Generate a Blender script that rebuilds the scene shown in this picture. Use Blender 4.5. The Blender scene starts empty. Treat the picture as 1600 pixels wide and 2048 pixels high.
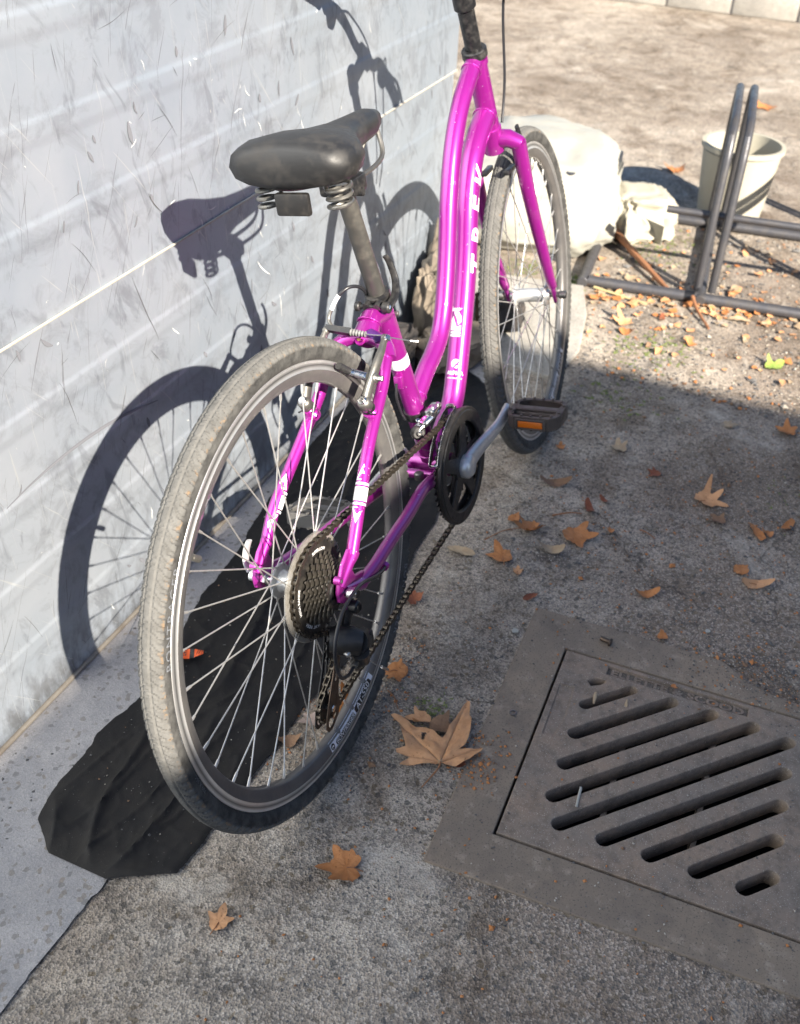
import bpy, bmesh, math, random
from mathutils import Vector, Matrix, noise
random.seed(7)
PI = math.pi
rad = math.radians
scene = bpy.context.scene
COL = scene.collection

# ------------------------------------------------------------------ camera, sky, sun, exposure
cam_d = bpy.data.cameras.new('camera')
cam_d.sensor_fit = 'HORIZONTAL'
cam_d.sensor_width = 36.0
cam_d.lens = 46.27
cam_d.clip_start = 0.02
cam_d.clip_end = 400
cam_d.dof.use_dof = True
cam_d.dof.focus_distance = 1.40
cam_d.dof.aperture_fstop = 8.0
cam = bpy.data.objects.new('camera', cam_d)
COL.objects.link(cam)
fwd = Vector((0.7388, 0.3000, -0.6035)).normalized()
rgt = Vector((0.4027, -0.9145, 0.0384))
rgt = (rgt - fwd * rgt.dot(fwd)).normalized()
upv = rgt.cross(fwd).normalized()
cm = Matrix((rgt, upv, -fwd)).transposed().to_4x4()
cm.translation = Vector((-0.964, -0.475, 1.3071))
cam.matrix_world = cm
scene.camera = cam

SUN = Vector((-0.4982, -0.6982, 0.5141)).normalized()      # towards the sun
sel = math.asin(SUN.z)
world = bpy.data.worlds.new('World')
scene.world = world
world.use_nodes = True
wn = world.node_tree
wn.nodes.clear()
sky = wn.nodes.new('ShaderNodeTexSky')
sky.sky_type = 'NISHITA'
sky.sun_disc = False
sky.sun_elevation = sel
sky.air_density = 0.8
sky.dust_density = 0.3
sky.sun_rotation = math.atan2(SUN.x, SUN.y)
bg = wn.nodes.new('ShaderNodeBackground')
bg.inputs['Strength'].default_value = 0.061
wo = wn.nodes.new('ShaderNodeOutputWorld')
wn.links.new(sky.outputs[0], bg.inputs[0])
wn.links.new(bg.outputs[0], wo.inputs[0])
sun_d = bpy.data.lights.new('sun', 'SUN')
sun_d.energy = 5.0
sun_d.angle = rad(0.5)
sun_d.color = (1.0, 0.91, 0.78)
sun = bpy.data.objects.new('sun', sun_d)
sun.rotation_euler = SUN.to_track_quat('Z', 'Y').to_euler()
COL.objects.link(sun)
scene.view_settings.view_transform = 'Standard'
scene.view_settings.look = 'None'
scene.view_settings.gamma = 1.0
scene.view_settings.use_curve_mapping = False
scene.view_settings.exposure = 1.75
scene.cycles.use_denoising = True
scene.cycles.max_bounces = 8
scene.cycles.transparent_max_bounces = 8
scene.cycles.sample_clamp_indirect = 6

# ------------------------------------------------------------------ materials
class N:
    def __init__(s, name):
        s.m = bpy.data.materials.new(name)
        s.m.use_nodes = True
        s.t = s.m.node_tree
        s.t.nodes.clear()
        s.out = s.t.nodes.new('ShaderNodeOutputMaterial')
        s.b = s.t.nodes.new('ShaderNodeBsdfPrincipled')
        s.t.links.new(s.b.outputs[0], s.out.inputs[0])
        s.tc = s.t.nodes.new('ShaderNodeTexCoord').outputs['Object']
    def node(s, typ, **kw):
        n = s.t.nodes.new(typ)
        for k, v in kw.items():
            setattr(n, k, v)
        return n
    def link(s, a, b): s.t.links.new(a, b)
    def coord(s, scale=(1, 1, 1), rot=(0, 0, 0), loc=(0, 0, 0)):
        n = s.node('ShaderNodeMapping')
        n.inputs['Rotation'].default_value = rot
        n.inputs['Location'].default_value = loc
        s.link(s.tc, n.inputs[0])
        n2 = s.node('ShaderNodeMapping')
        n2.inputs['Scale'].default_value = scale
        s.link(n.outputs[0], n2.inputs[0])
        return n2.outputs[0]
    def noise(s, scale, detail=4, rough=0.55, dist=0, vec=None):
        n = s.node('ShaderNodeTexNoise')
        n.inputs['Scale'].default_value = scale
        n.inputs['Detail'].default_value = detail
        n.inputs['Roughness'].default_value = rough
        n.inputs['Distortion'].default_value = dist
        s.link(vec or s.tc, n.inputs['Vector'])
        return n.outputs[0]
    def vor(s, scale, feature='F1', out=0, vec=None, rnd=1.0):
        n = s.node('ShaderNodeTexVoronoi', feature=feature)
        n.inputs['Scale'].default_value = scale
        n.inputs['Randomness'].default_value = rnd
        s.link(vec or s.tc, n.inputs['Vector'])
        return n.outputs[out]
    def ramp(s, f, stops):
        n = s.node('ShaderNodeValToRGB')
        e = n.color_ramp.elements
        while len(e) < len(stops): e.new(0.5)
        for i, (p, c) in enumerate(stops):
            e[i].position = p
            e[i].color = (c, c, c, 1) if isinstance(c, (int, float)) else (*c, 1)
        s.link(f, n.inputs[0])
        return n.outputs[0]
    def mix(s, f, a, b, mode='MIX'):
        n = s.node('ShaderNodeMix', data_type='RGBA', blend_type=mode)
        for i, v in ((0, f), (6, a), (7, b)):
            if isinstance(v, (int, float)): n.inputs[i].default_value = v if i == 0 else (v, v, v, 1)
            elif isinstance(v, tuple): n.inputs[i].default_value = (*v, 1)
            else: s.link(v, n.inputs[i])
        return n.outputs[2]
    def math(s, op, a, b=0.0):
        n = s.node('ShaderNodeMath', operation=op)
        for i, v in ((0, a), (1, b)):
            if isinstance(v, (int, float)): n.inputs[i].default_value = v
            else: s.link(v, n.inputs[i])
        return n.outputs[0]
    def bump(s, h, strength=0.5, dist=0.001, chain=None):
        n = s.node('ShaderNodeBump')
        n.inputs['Strength'].default_value = strength
        n.inputs['Distance'].default_value = dist
        s.link(h, n.inputs['Height'])
        if chain is not None: s.link(chain, n.inputs['Normal'])
        return n.outputs[0]
    def set(s, **kw):
        for k, v in kw.items():
            k = {'base': 'Base Color', 'rough': 'Roughness', 'metal': 'Metallic', 'coat': 'Coat Weight', 'coatr': 'Coat Roughness',
                 'normal': 'Normal', 'spec': 'Specular IOR Level', 'alpha': 'Alpha', 'trans': 'Transmission Weight', 'sss': 'Subsurface Weight', 'ior': 'IOR'}[k]
            if isinstance(v, (int, float)): s.b.inputs[k].default_value = v
            elif isinstance(v, tuple): s.b.inputs[k].default_value = (*v, 1)
            else: s.link(v, s.b.inputs[k])
        return s.m

M = {}
def simple(name, base, rough=0.5, metal=0.0, dirt=None, dirt_scale=60, amount=0.5, coat=0.0, bump=0.0, bscale=400):
    n = N(name)
    if name not in ('decal_white', 'decal_silver', 'orange_label', 'pebble_pale', 'chrome', 'twig', 'moss', 'dry_grass', 'scratch_light'):
        base = tuple(v * 0.72 for v in base); dirt = tuple(v * 0.72 for v in dirt) if dirt else None
    b = base
    if dirt is not None:
        f = n.ramp(n.noise(dirt_scale, 5, 0.65), [(0.62 - amount * 0.35, 0.0), (0.72, 1.0)])
        b = n.mix(n.math('MULTIPLY', f, amount), base, dirt)
        r = n.ramp(f, [(0, rough), (1, min(1, rough + 0.3))])
        n.set(rough=r)
    else:
        n.set(rough=rough)
    if bump: n.set(normal=n.bump(n.noise(bscale, 3), bump, 0.0006))
    M[name] = n.set(base=b, metal=metal, coat=coat, coatr=0.05)
    return M[name]

# magenta lacquer
n = N('magenta_paint')
fl = n.vor(2600, 'F1', 1)
spk = n.ramp(n.noise(190, 2, 0.5), [(0.735, 0.0), (0.75, 1.0)])
c = n.mix(0.10, (0.33, 0.015, 0.26), fl, 'SOFT_LIGHT')
c = n.mix(spk, c, (0.8, 0.55, 0.75))
dust = n.ramp(n.noise(22, 6, 0.7), [(0.55, 0.0), (0.85, 0.16)])
c = n.mix(dust, c, (0.45, 0.36, 0.36))
M['paint'] = n.set(base=c, metal=0.55, rough=0.33, coat=1.0, coatr=0.05)
simple('decal_white', (0.78, 0.77, 0.76), 0.35, 0, (0.5, 0.45, 0.45), 90, 0.3)
simple('decal_black', (0.012, 0.012, 0.014), 0.35)
simple('decal_silver', (0.74, 0.78, 0.86), 0.35, 0.3)
simple('decal_purple', (0.08, 0.02, 0.16), 0.35)
simple('seatpost_alloy', (0.17, 0.165, 0.155), 0.42, 0.75, (0.25, 0.22, 0.18), 50, 0.5, bump=0.08, bscale=900)
simple('black_alloy', (0.02, 0.02, 0.022), 0.32, 0.2, (0.13, 0.12, 0.11), 70, 0.45)
simple('black_plastic', (0.016, 0.015, 0.015), 0.42, 0, (0.07, 0.06, 0.05), 80, 0.4)
simple('pedal_plastic', (0.095, 0.078, 0.068), 0.5, 0, (0.10, 0.08, 0.06), 60, 0.5, bump=0.2, bscale=700)
simple('old_pedal_plastic', (0.11, 0.108, 0.105), 0.6, 0, (0.14, 0.13, 0.12), 50, 0.6, bump=0.3, bscale=700)
simple('black_rubber', (0.022, 0.022, 0.023), 0.65, 0, (0.09, 0.085, 0.08), 60, 0.5)
simple('grey_rubber', (0.20, 0.20, 0.20), 0.6, 0, (0.12, 0.11, 0.10), 80, 0.5)
simple('chrome', (0.62, 0.62, 0.62), 0.16, 1.0, (0.16, 0.13, 0.11), 70, 0.35)
simple('alloy', (0.85, 0.85, 0.84), 0.34, 0.60, (0.22, 0.2, 0.18), 60, 0.3)
simple('dull_alloy', (0.30, 0.29, 0.27), 0.4, 0.85, (0.12, 0.11, 0.09), 60, 0.5)
simple('spoke_steel', (0.95, 0.93, 0.90), 0.30, 0.85, (0.26, 0.22, 0.18), 120, 0.5)
simple('chain_steel', (0.15, 0.13, 0.105), 0.27, 0.85, (0.05, 0.035, 0.022), 160, 0.6)
simple('sprocket_steel', (0.20, 0.182, 0.155), 0.36, 0.85, (0.05, 0.04, 0.03), 110, 0.55)
simple('sprocket_face', (0.035, 0.032, 0.03), 0.4, 0.5, (0.16, 0.14, 0.11), 70, 0.5)
simple('bronze_steel', (0.16, 0.115, 0.085), 0.4, 0.8, (0.07, 0.05, 0.04), 60, 0.5)
simple('orange_reflector', (0.85, 0.20, 0.01), 0.3, 0, None, coat=0.6)
simple('orange_label', (0.80, 0.11, 0.015), 0.5)
simple('cable_housing', (0.022, 0.022, 0.026), 0.35)
simple('inner_cable', (0.6, 0.6, 0.6), 0.3, 0.9)
simple('brass', (0.45, 0.30, 0.10), 0.35, 0.9)

n = N('rim_track')
r = n.node('ShaderNodeSeparateXYZ'); n.link(n.tc, r.inputs[0])
rr = n.math('SQRT', n.math('ADD', n.math('MULTIPLY', r.outputs[0], r.outputs[0]), n.math('MULTIPLY', r.outputs[2], r.outputs[2])))
ring = n.math('SINE', n.math('MULTIPLY', rr, 5200.0))
g = n.ramp(n.math('ABSOLUTE', n.math('SUBTRACT', rr, 0.3095)), [(0.0, 0.0), (0.0006, 1.0)])
c = n.mix(n.ramp(n.noise(30, 5, 0.7), [(0.4, 0), (0.8, 0.5)]), (0.80, 0.80, 0.80), (0.55, 0.53, 0.51))
c = n.mix(n.math('MULTIPLY', n.math('SUBTRACT', 1.0, g), 0.8), c, (0.05, 0.05, 0.05))
M['rim_track'] = n.set(base=c, metal=0.85, rough=0.36, normal=n.bump(ring, 0.15, 0.0004))
n = N('rim_black')
c = n.mix(n.ramp(n.noise(26, 6, 0.7), [(0.42, 0), (0.75, 0.55)]), (0.125, 0.12, 0.118), (0.22, 0.205, 0.19))
M['rim_black'] = n.set(base=c, metal=0.5, rough=0.42, coat=0.1)

# tyre: dusty tread, darker sidewall
n = N('tyre_rubber')
r = n.node('ShaderNodeSeparateXYZ'); n.link(n.tc, r.inputs[0])
rr = n.math('SQRT', n.math('ADD', n.math('MULTIPLY', r.outputs[0], r.outputs[0]), n.math('MULTIPLY', r.outputs[2], r.outputs[2])))
tread = n.ramp(n.math('ADD', rr, n.math('MULTIPLY', n.math('SUBTRACT', n.noise(40, 5, 0.7), 0.5), 0.004)),
               [(0.0, 0.0), (1.0, 1.0)])
mr = n.node('ShaderNodeMapRange'); mr.inputs['From Min'].default_value = 0.3335; mr.inputs['From Max'].default_value = 0.3375
n.link(n.math('ADD', rr, n.math('MULTIPLY', n.math('SUBTRACT', n.noise(60, 5, 0.75), 0.5), 0.006)), mr.inputs['Value'])
side_d = n.mix(n.ramp(n.noise(34, 6, 0.72), [(0.36, 0.0), (0.70, 1.0)]), (0.026, 0.0255, 0.025), (0.092, 0.090, 0.085))
tread_c = n.mix(n.ramp(n.noise(55, 6, 0.7), [(0.35, 0.0), (0.7, 1.0)]), (0.088, 0.086, 0.081), (0.132, 0.129, 0.122))
c = n.mix(mr.outputs[0], side_d, tread_c)
# orange mud left along the shoulder
mb = n.math('ABSOLUTE', n.math('SUBTRACT', rr, 0.3372))
mbm = n.ramp(mb, [(0.0, 1.0), (0.0022, 0.0)])
mudn = n.ramp(n.noise(150, 4, 0.65), [(0.54, 0.0), (0.62, 0.8)])
ys = n.math('LESS_THAN', r.outputs[1], 0.0)
c = n.mix(n.math('MULTIPLY', n.math('MULTIPLY', mbm, mudn), ys), c, (0.19, 0.125, 0.07))
c = n.mix(n.ramp(n.noise(300, 2, 0.5), [(0.70, 0.0), (0.74, 0.7)]), c, (0.06, 0.055, 0.05))
M['tyre'] = n.set(base=c, rough=0.85, normal=n.bump(n.noise(500, 4, 0.7), 0.35, 0.0005), spec=0.25)
simple('tyre_letter', (0.20, 0.21, 0.23), 0.6)

n = N('clear_plastic')
c = n.mix(n.ramp(n.noise(60, 5), [(0.4, 0), (0.7, 1)]), (0.24, 0.225, 0.20), (0.16, 0.148, 0.125))
M['clear_plastic'] = n.set(base=c, rough=0.3, alpha=0.55, spec=0.6)

# galvanised sheet
n = N('galvanised_sheet')
a = n.noise(3.2, 6, 0.62, 0.3)
b2 = n.noise(14, 6, 0.7, 0.6)
streak = n.noise(1.0, 5, 0.6, 0, n.coord((70, 1, 4)))
c = n.mix(n.ramp(a, [(0.35, 0), (0.66, 1)]), (0.385, 0.437, 0.50), (0.475, 0.512, 0.562))
c = n.mix(n.ramp(b2, [(0.50, 0), (0.62, 0.36)]), c, (0.25, 0.265, 0.295))
c = n.mix(n.ramp(streak, [(0.5, 0), (0.8, 0.22)]), c, (0.46, 0.50, 0.545))
smear = n.ramp(n.noise(1.0, 4, 0.6, 1.0, n.coord((22, 1, 9), (0, rad(20), 0))), [(0.56, 0), (0.66, 0.45)])
c = n.mix(smear, c, (0.21, 0.225, 0.255))
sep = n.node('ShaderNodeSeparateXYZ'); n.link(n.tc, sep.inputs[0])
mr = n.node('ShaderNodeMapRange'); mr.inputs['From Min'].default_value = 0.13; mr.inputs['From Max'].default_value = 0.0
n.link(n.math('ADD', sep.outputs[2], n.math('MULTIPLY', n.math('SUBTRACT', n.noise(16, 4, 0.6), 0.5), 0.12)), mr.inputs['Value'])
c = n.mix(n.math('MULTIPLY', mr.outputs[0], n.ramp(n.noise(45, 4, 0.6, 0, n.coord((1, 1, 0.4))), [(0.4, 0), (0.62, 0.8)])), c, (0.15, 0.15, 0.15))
def scratch(rot, sc, lo):
    v = n.coord(sc, (0, rad(rot), 0))
    return n.ramp(n.noise(1.0, 2, 0.5, 0.9, v), [(lo, 0), (lo + 0.012, 1)])
for rot, sc, lo, col in ((62, (6, 1, 240), 0.70, (0.20, 0.20, 0.21)), (-50, (7, 1, 260), 0.71, (0.58, 0.60, 0.60)), (95, (6, 1, 300), 0.70, (0.58, 0.60, 0.60)), (80, (5, 1, 260), 0.71, (0.2, 0.2, 0.21))):
    c = n.mix(n.math('MULTIPLY', scratch(rot, sc, lo), 0.6), c, col)
bm_ = n.bump(n.noise(9, 4, 0.6), 0.2, 0.004)
M['galv'] = n.set(base=c, metal=0.78, rough=0.60, normal=n.bump(n.noise(160, 3), 0.12, 0.0006, bm_))
simple('scratch_light', (0.80, 0.80, 0.76), 0.5)
simple('scratch_dark', (0.10, 0.09, 0.085), 0.6)
simple('scuff', (0.25, 0.26, 0.29), 0.6, 0.3)
simple('old_edge', (0.40, 0.36, 0.30), 0.7, 0.1, (0.2, 0.16, 0.12), 30, 0.7)
simple('galv_edge', (0.62, 0.58, 0.50), 0.5, 0.2, (0.35, 0.28, 0.2), 30, 0.6)

# concrete yard
def concrete(name, kind):
    n = N(name)
    big = n.noise(1.7, 6, 0.62, 0.4)
    mid = n.noise(9, 6, 0.68, 0.3)
    fine = n.noise(75, 5, 0.7)
    if kind == 'yard':
        c = n.mix(n.ramp(big, [(0.36, 0), (0.62, 1)]), (0.42, 0.355, 0.285), (0.58, 0.508, 0.415))
        c = n.mix(n.ramp(mid, [(0.42, 0), (0.60, 0.62)]), c, (0.27, 0.228, 0.185))
        c = n.mix(n.ramp(n.noise(4.2, 7, 0.72, 0.6), [(0.56, 0), (0.66, 0.65)]), c, (0.52, 0.48, 0.42))
        c = n.mix(n.ramp(n.noise(5.6, 5, 0.7, 0.5, n.coord(loc=(3, 7, 0))), [(0.60, 0), (0.68, 0.75)]), c, (0.085, 0.073, 0.063))
        sepp = n.node('ShaderNodeSeparateXYZ'); n.link(n.tc, sepp.inputs[0])
        gm = n.node('ShaderNodeMapRange'); gm.inputs['From Min'].default_value = -0.22; gm.inputs['From Max'].default_value = -0.42
        n.link(n.math('ADD', sepp.outputs[1], n.math('MULTIPLY', n.math('SUBTRACT', n.noise(3.5, 5, 0.6), 0.5), 0.7)), gm.inputs['Value'])
        c = n.mix(n.math('MULTIPLY', gm.outputs[0], 0.75), c, (0.285, 0.222, 0.17))
        c = n.mix(n.ramp(n.noise(24, 6, 0.75), [(0.45, 0), (0.62, 0.4)]), c, (0.15, 0.138, 0.125))
        sp = 0.66
    elif kind == 'slab':
        c = n.mix(n.ramp(mid, [(0.4, 0), (0.66, 1)]), (0.40, 0.38, 0.34), (0.29, 0.275, 0.25))
        c = n.mix(n.ramp(n.noise(40, 4), [(0.62, 0), (0.7, 0.5)]), c, (0.2, 0.18, 0.15))
        sp = 0.25
    else:
        c = n.mix(n.ramp(mid, [(0.4, 0), (0.66, 1)]), (0.30, 0.295, 0.30), (0.40, 0.385, 0.38))
        c = n.mix(n.ramp(n.noise(3, 5, 0.7), [(0.5, 0), (0.7, 0.5)]), c, (0.22, 0.21, 0.21))
        sp = 0.12
    # aggregate
    cell = n.vor(330, 'F1', 1)
    cell2 = n.vor(150, 'F1', 1)
    sepc = n.node('ShaderNodeSeparateColor'); n.link(cell, sepc.inputs[0])
    sepd = n.node('ShaderNodeSeparateColor'); n.link(cell2, sepd.inputs[0])
    m1 = n.math('MULTIPLY', n.ramp(sepc.outputs[0], [(0.62, 0), (0.66, 1)]), sp * 0.8)
    c = n.mix(m1, c, n.mix(sepc.outputs[1], (0.075, 0.078, 0.085), (0.17, 0.155, 0.14)))
    m2 = n.math('MULTIPLY', n.ramp(sepc.outputs[0], [(0.0, 1), (0.22, 1), (0.25, 0)]), sp * 0.62)
    c = n.mix(m2, c, n.mix(sepc.outputs[2], (0.53, 0.465, 0.40), (0.74, 0.66, 0.58)))
    m3 = n.math('MULTIPLY', n.ramp(sepd.outputs[0], [(0.90, 0), (0.92, 1)]), {'yard': 0.7, 'strip': 0.45, 'slab': 0.2}[kind])
    c = n.mix(m3, c, n.mix(sepd.outputs[1], (0.07, 0.075, 0.08), (0.20, 0.15, 0.09)))
    c = n.mix(n.math('MULTIPLY', n.ramp(n.noise(620, 3, 0.6), [(0.4, 0), (0.66, 1)]), 0.30), c, (0.09, 0.085, 0.08))
    if kind == 'yard':
        st = n.ramp(n.noise(1.3, 7, 0.68, 0.8, n.coord(loc=(2.3, 0.7, 0))), [(0.44, 0), (0.60, 1)])
        c = n.mix(n.math('MULTIPLY', st, 0.55), c, (0.42, 0.37, 0.33), 'MULTIPLY')
        st = n.ramp(n.noise(6.5, 7, 0.72, 0.8, n.coord(loc=(5.1, 2.7, 0))), [(0.50, 0), (0.62, 1)])
        c = n.mix(n.math('MULTIPLY', st, 0.55), c, (0.40, 0.34, 0.29), 'MULTIPLY')
        st = n.ramp(n.noise(3.3, 7, 0.74, 0.5, n.coord(loc=(9.1, 4.2, 0))), [(0.57, 0), (0.66, 0.45)])
        c = n.mix(st, c, (0.56, 0.51, 0.44))
        dn = n.node('ShaderNodeTexNoise'); dn.inputs['Scale'].default_value = 5.0; dn.inputs['Detail'].default_value = 6; n.link(n.tc, dn.inputs['Vector'])
        crk = n.vor(0.9, 'DISTANCE_TO_EDGE', 0, n.mix(0.22, n.tc, dn.outputs[1], 'LINEAR_LIGHT'))
        crk = n.ramp(crk, [(0.0, 1), (0.0022, 0)])
        c = n.mix(n.math('MULTIPLY', crk, n.ramp(n.noise(0.9, 3), [(0.48, 0), (0.56, 0.8)])), c, (0.06, 0.052, 0.045))
    b1 = n.bump(mid, 0.35, 0.012)
    b2 = n.bump(n.vor(330, 'F1', 0), 0.7 if kind == 'yard' else 0.2, 0.0022, b1)
    b3 = n.bump(n.noise(700, 3, 0.6), 0.5, 0.0009, b2)
    M[name] = n.set(base=c, rough=0.92, normal=b3, spec=0.2)
concrete('yard_concrete', 'yard')
concrete('slab_concrete', 'slab')
concrete('strip_concrete', 'strip')

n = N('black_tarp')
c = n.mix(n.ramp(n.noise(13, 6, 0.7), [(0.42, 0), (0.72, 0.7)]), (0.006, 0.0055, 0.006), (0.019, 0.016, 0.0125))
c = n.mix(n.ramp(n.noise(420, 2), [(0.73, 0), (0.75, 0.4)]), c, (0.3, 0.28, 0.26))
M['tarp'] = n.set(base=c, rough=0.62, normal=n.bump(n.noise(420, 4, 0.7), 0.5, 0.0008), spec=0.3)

n = N('cast_iron')
c = n.mix(n.ramp(n.noise(7, 6, 0.7), [(0.40, 0), (0.64, 1)]), (0.215, 0.178, 0.145), (0.275, 0.205, 0.15))
c = n.mix(n.ramp(n.noise(24, 5, 0.7), [(0.52, 0), (0.68, 0.7)]), c, (0.105, 0.08, 0.06))
c = n.mix(n.ramp(n.noise(3.1, 4), [(0.55, 0), (0.7, 0.5)]), c, (0.33, 0.24, 0.175))
c = n.mix(n.ramp(n.noise(60, 6, 0.8), [(0.50, 0), (0.60, 0.6)]), c, (0.13, 0.108, 0.09))
c = n.mix(n.ramp(n.noise(480, 2), [(0.62, 0), (0.68, 0.6)]), c, (0.50, 0.45, 0.39))
M['iron'] = n.set(base=c, metal=0.15, rough=0.72, normal=n.bump(n.noise(220, 5, 0.7), 0.45, 0.0012))
n = N('cast_iron_frame')
c = n.mix(n.ramp(n.noise(5, 6, 0.7), [(0.40, 0), (0.64, 1)]), (0.20, 0.162, 0.126), (0.27, 0.212, 0.155))
c = n.mix(n.ramp(n.noise(30, 5, 0.7), [(0.55, 0), (0.70, 0.6)]), c, (0.40, 0.34, 0.27))
c = n.mix(n.ramp(n.noise(11, 6, 0.75), [(0.50, 0), (0.62, 0.65)]), c, (0.16, 0.13, 0.105))
c = n.mix(n.ramp(n.noise(330, 3), [(0.58, 0), (0.66, 0.7)]), c, (0.075, 0.07, 0.065))
M['iron_frame'] = n.set(base=c, metal=0.1, rough=0.8, normal=n.bump(n.noise(300, 5, 0.7), 0.5, 0.0012))
simple('grit_fill', (0.11, 0.095, 0.08), 0.95, 0, (0.42, 0.36, 0.3), 420, 0.6, bump=0.6, bscale=500)
simple('pit_dark', (0.02, 0.018, 0.016), 0.9)

def leaf_mat(name, c1, c2):
    n = N(name)
    c = n.mix(n.ramp(n.noise(60, 6, 0.7), [(0.35, 0), (0.68, 1)]), c1, c2)
    c = n.mix(n.ramp(n.noise(190, 3), [(0.66, 0), (0.71, 0.7)]), c, tuple(v * 0.3 for v in c1))
    M[name] = n.set(base=c, rough=0.62, normal=n.bump(n.noise(230, 4), 0.5, 0.001), spec=0.3)
leaf_mat('leaf_tan', (0.46, 0.235, 0.11), (0.56, 0.31, 0.16))
leaf_mat('leaf_orange', (0.34, 0.13, 0.040), (0.46, 0.205, 0.08))
leaf_mat('leaf_rust', (0.17, 0.050, 0.024), (0.24, 0.085, 0.042))
leaf_mat('leaf_pale', (0.38, 0.30, 0.20), (0.32, 0.225, 0.14))
leaf_mat('leaf_grey', (0.38, 0.30, 0.26), (0.30, 0.22, 0.18))
leaf_mat('leaf_green', (0.16, 0.24, 0.045), (0.26, 0.32, 0.08))
leaf_mat('leaf_brown', (0.17, 0.10, 0.06), (0.24, 0.14, 0.08))
simple('twig', (0.27, 0.12, 0.055), 0.7, 0, (0.12, 0.06, 0.03), 120, 0.5)
simple('dry_grass', (0.42, 0.34, 0.17), 0.8)
simple('moss', (0.14, 0.17, 0.05), 0.9)
simple('white_plastic', (0.50, 0.49, 0.43), 0.5, 0, (0.45, 0.42, 0.34), 16, 0.4)
simple('cream_sack', (0.50, 0.47, 0.38), 0.75, 0, (0.5, 0.46, 0.36), 12, 0.5, bump=0.4, bscale=60)
simple('dark_steel', (0.11, 0.11, 0.122), 0.42, 0.5, (0.10, 0.085, 0.07), 40, 0.5)
simple('rock_brown', (0.26, 0.215, 0.165), 0.9, 0, (0.08, 0.065, 0.055), 14, 0.7, bump=0.8, bscale=90)
simple('charred', (0.020, 0.018, 0.018), 0.8, 0, (0.12, 0.10, 0.09), 25, 0.6, bump=0.8, bscale=120)
simple('pebble_mix', (0.22, 0.21, 0.20), 0.8, 0, (0.06, 0.06, 0.065), 3, 0.9)
simple('pebble_pale', (0.44, 0.41, 0.36), 0.8, 0, (0.3, 0.26, 0.2), 3, 0.9)
simple('building_wall', (0.22, 0.17, 0.14), 0.85, 0, (0.16, 0.12, 0.10), 6, 0.6)
simple('building_roof', (0.06, 0.06, 0.065), 0.7)
simple('door_paint', (0.10, 0.13, 0.12), 0.5)
simple('glass_dark', (0.03, 0.035, 0.04), 0.08)
simple('saddle_vinyl', (0.02, 0.02, 0.021), 0.45, 0, (0.10, 0.09, 0.08), 30, 0.4, bump=0.2, bscale=700)

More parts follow.
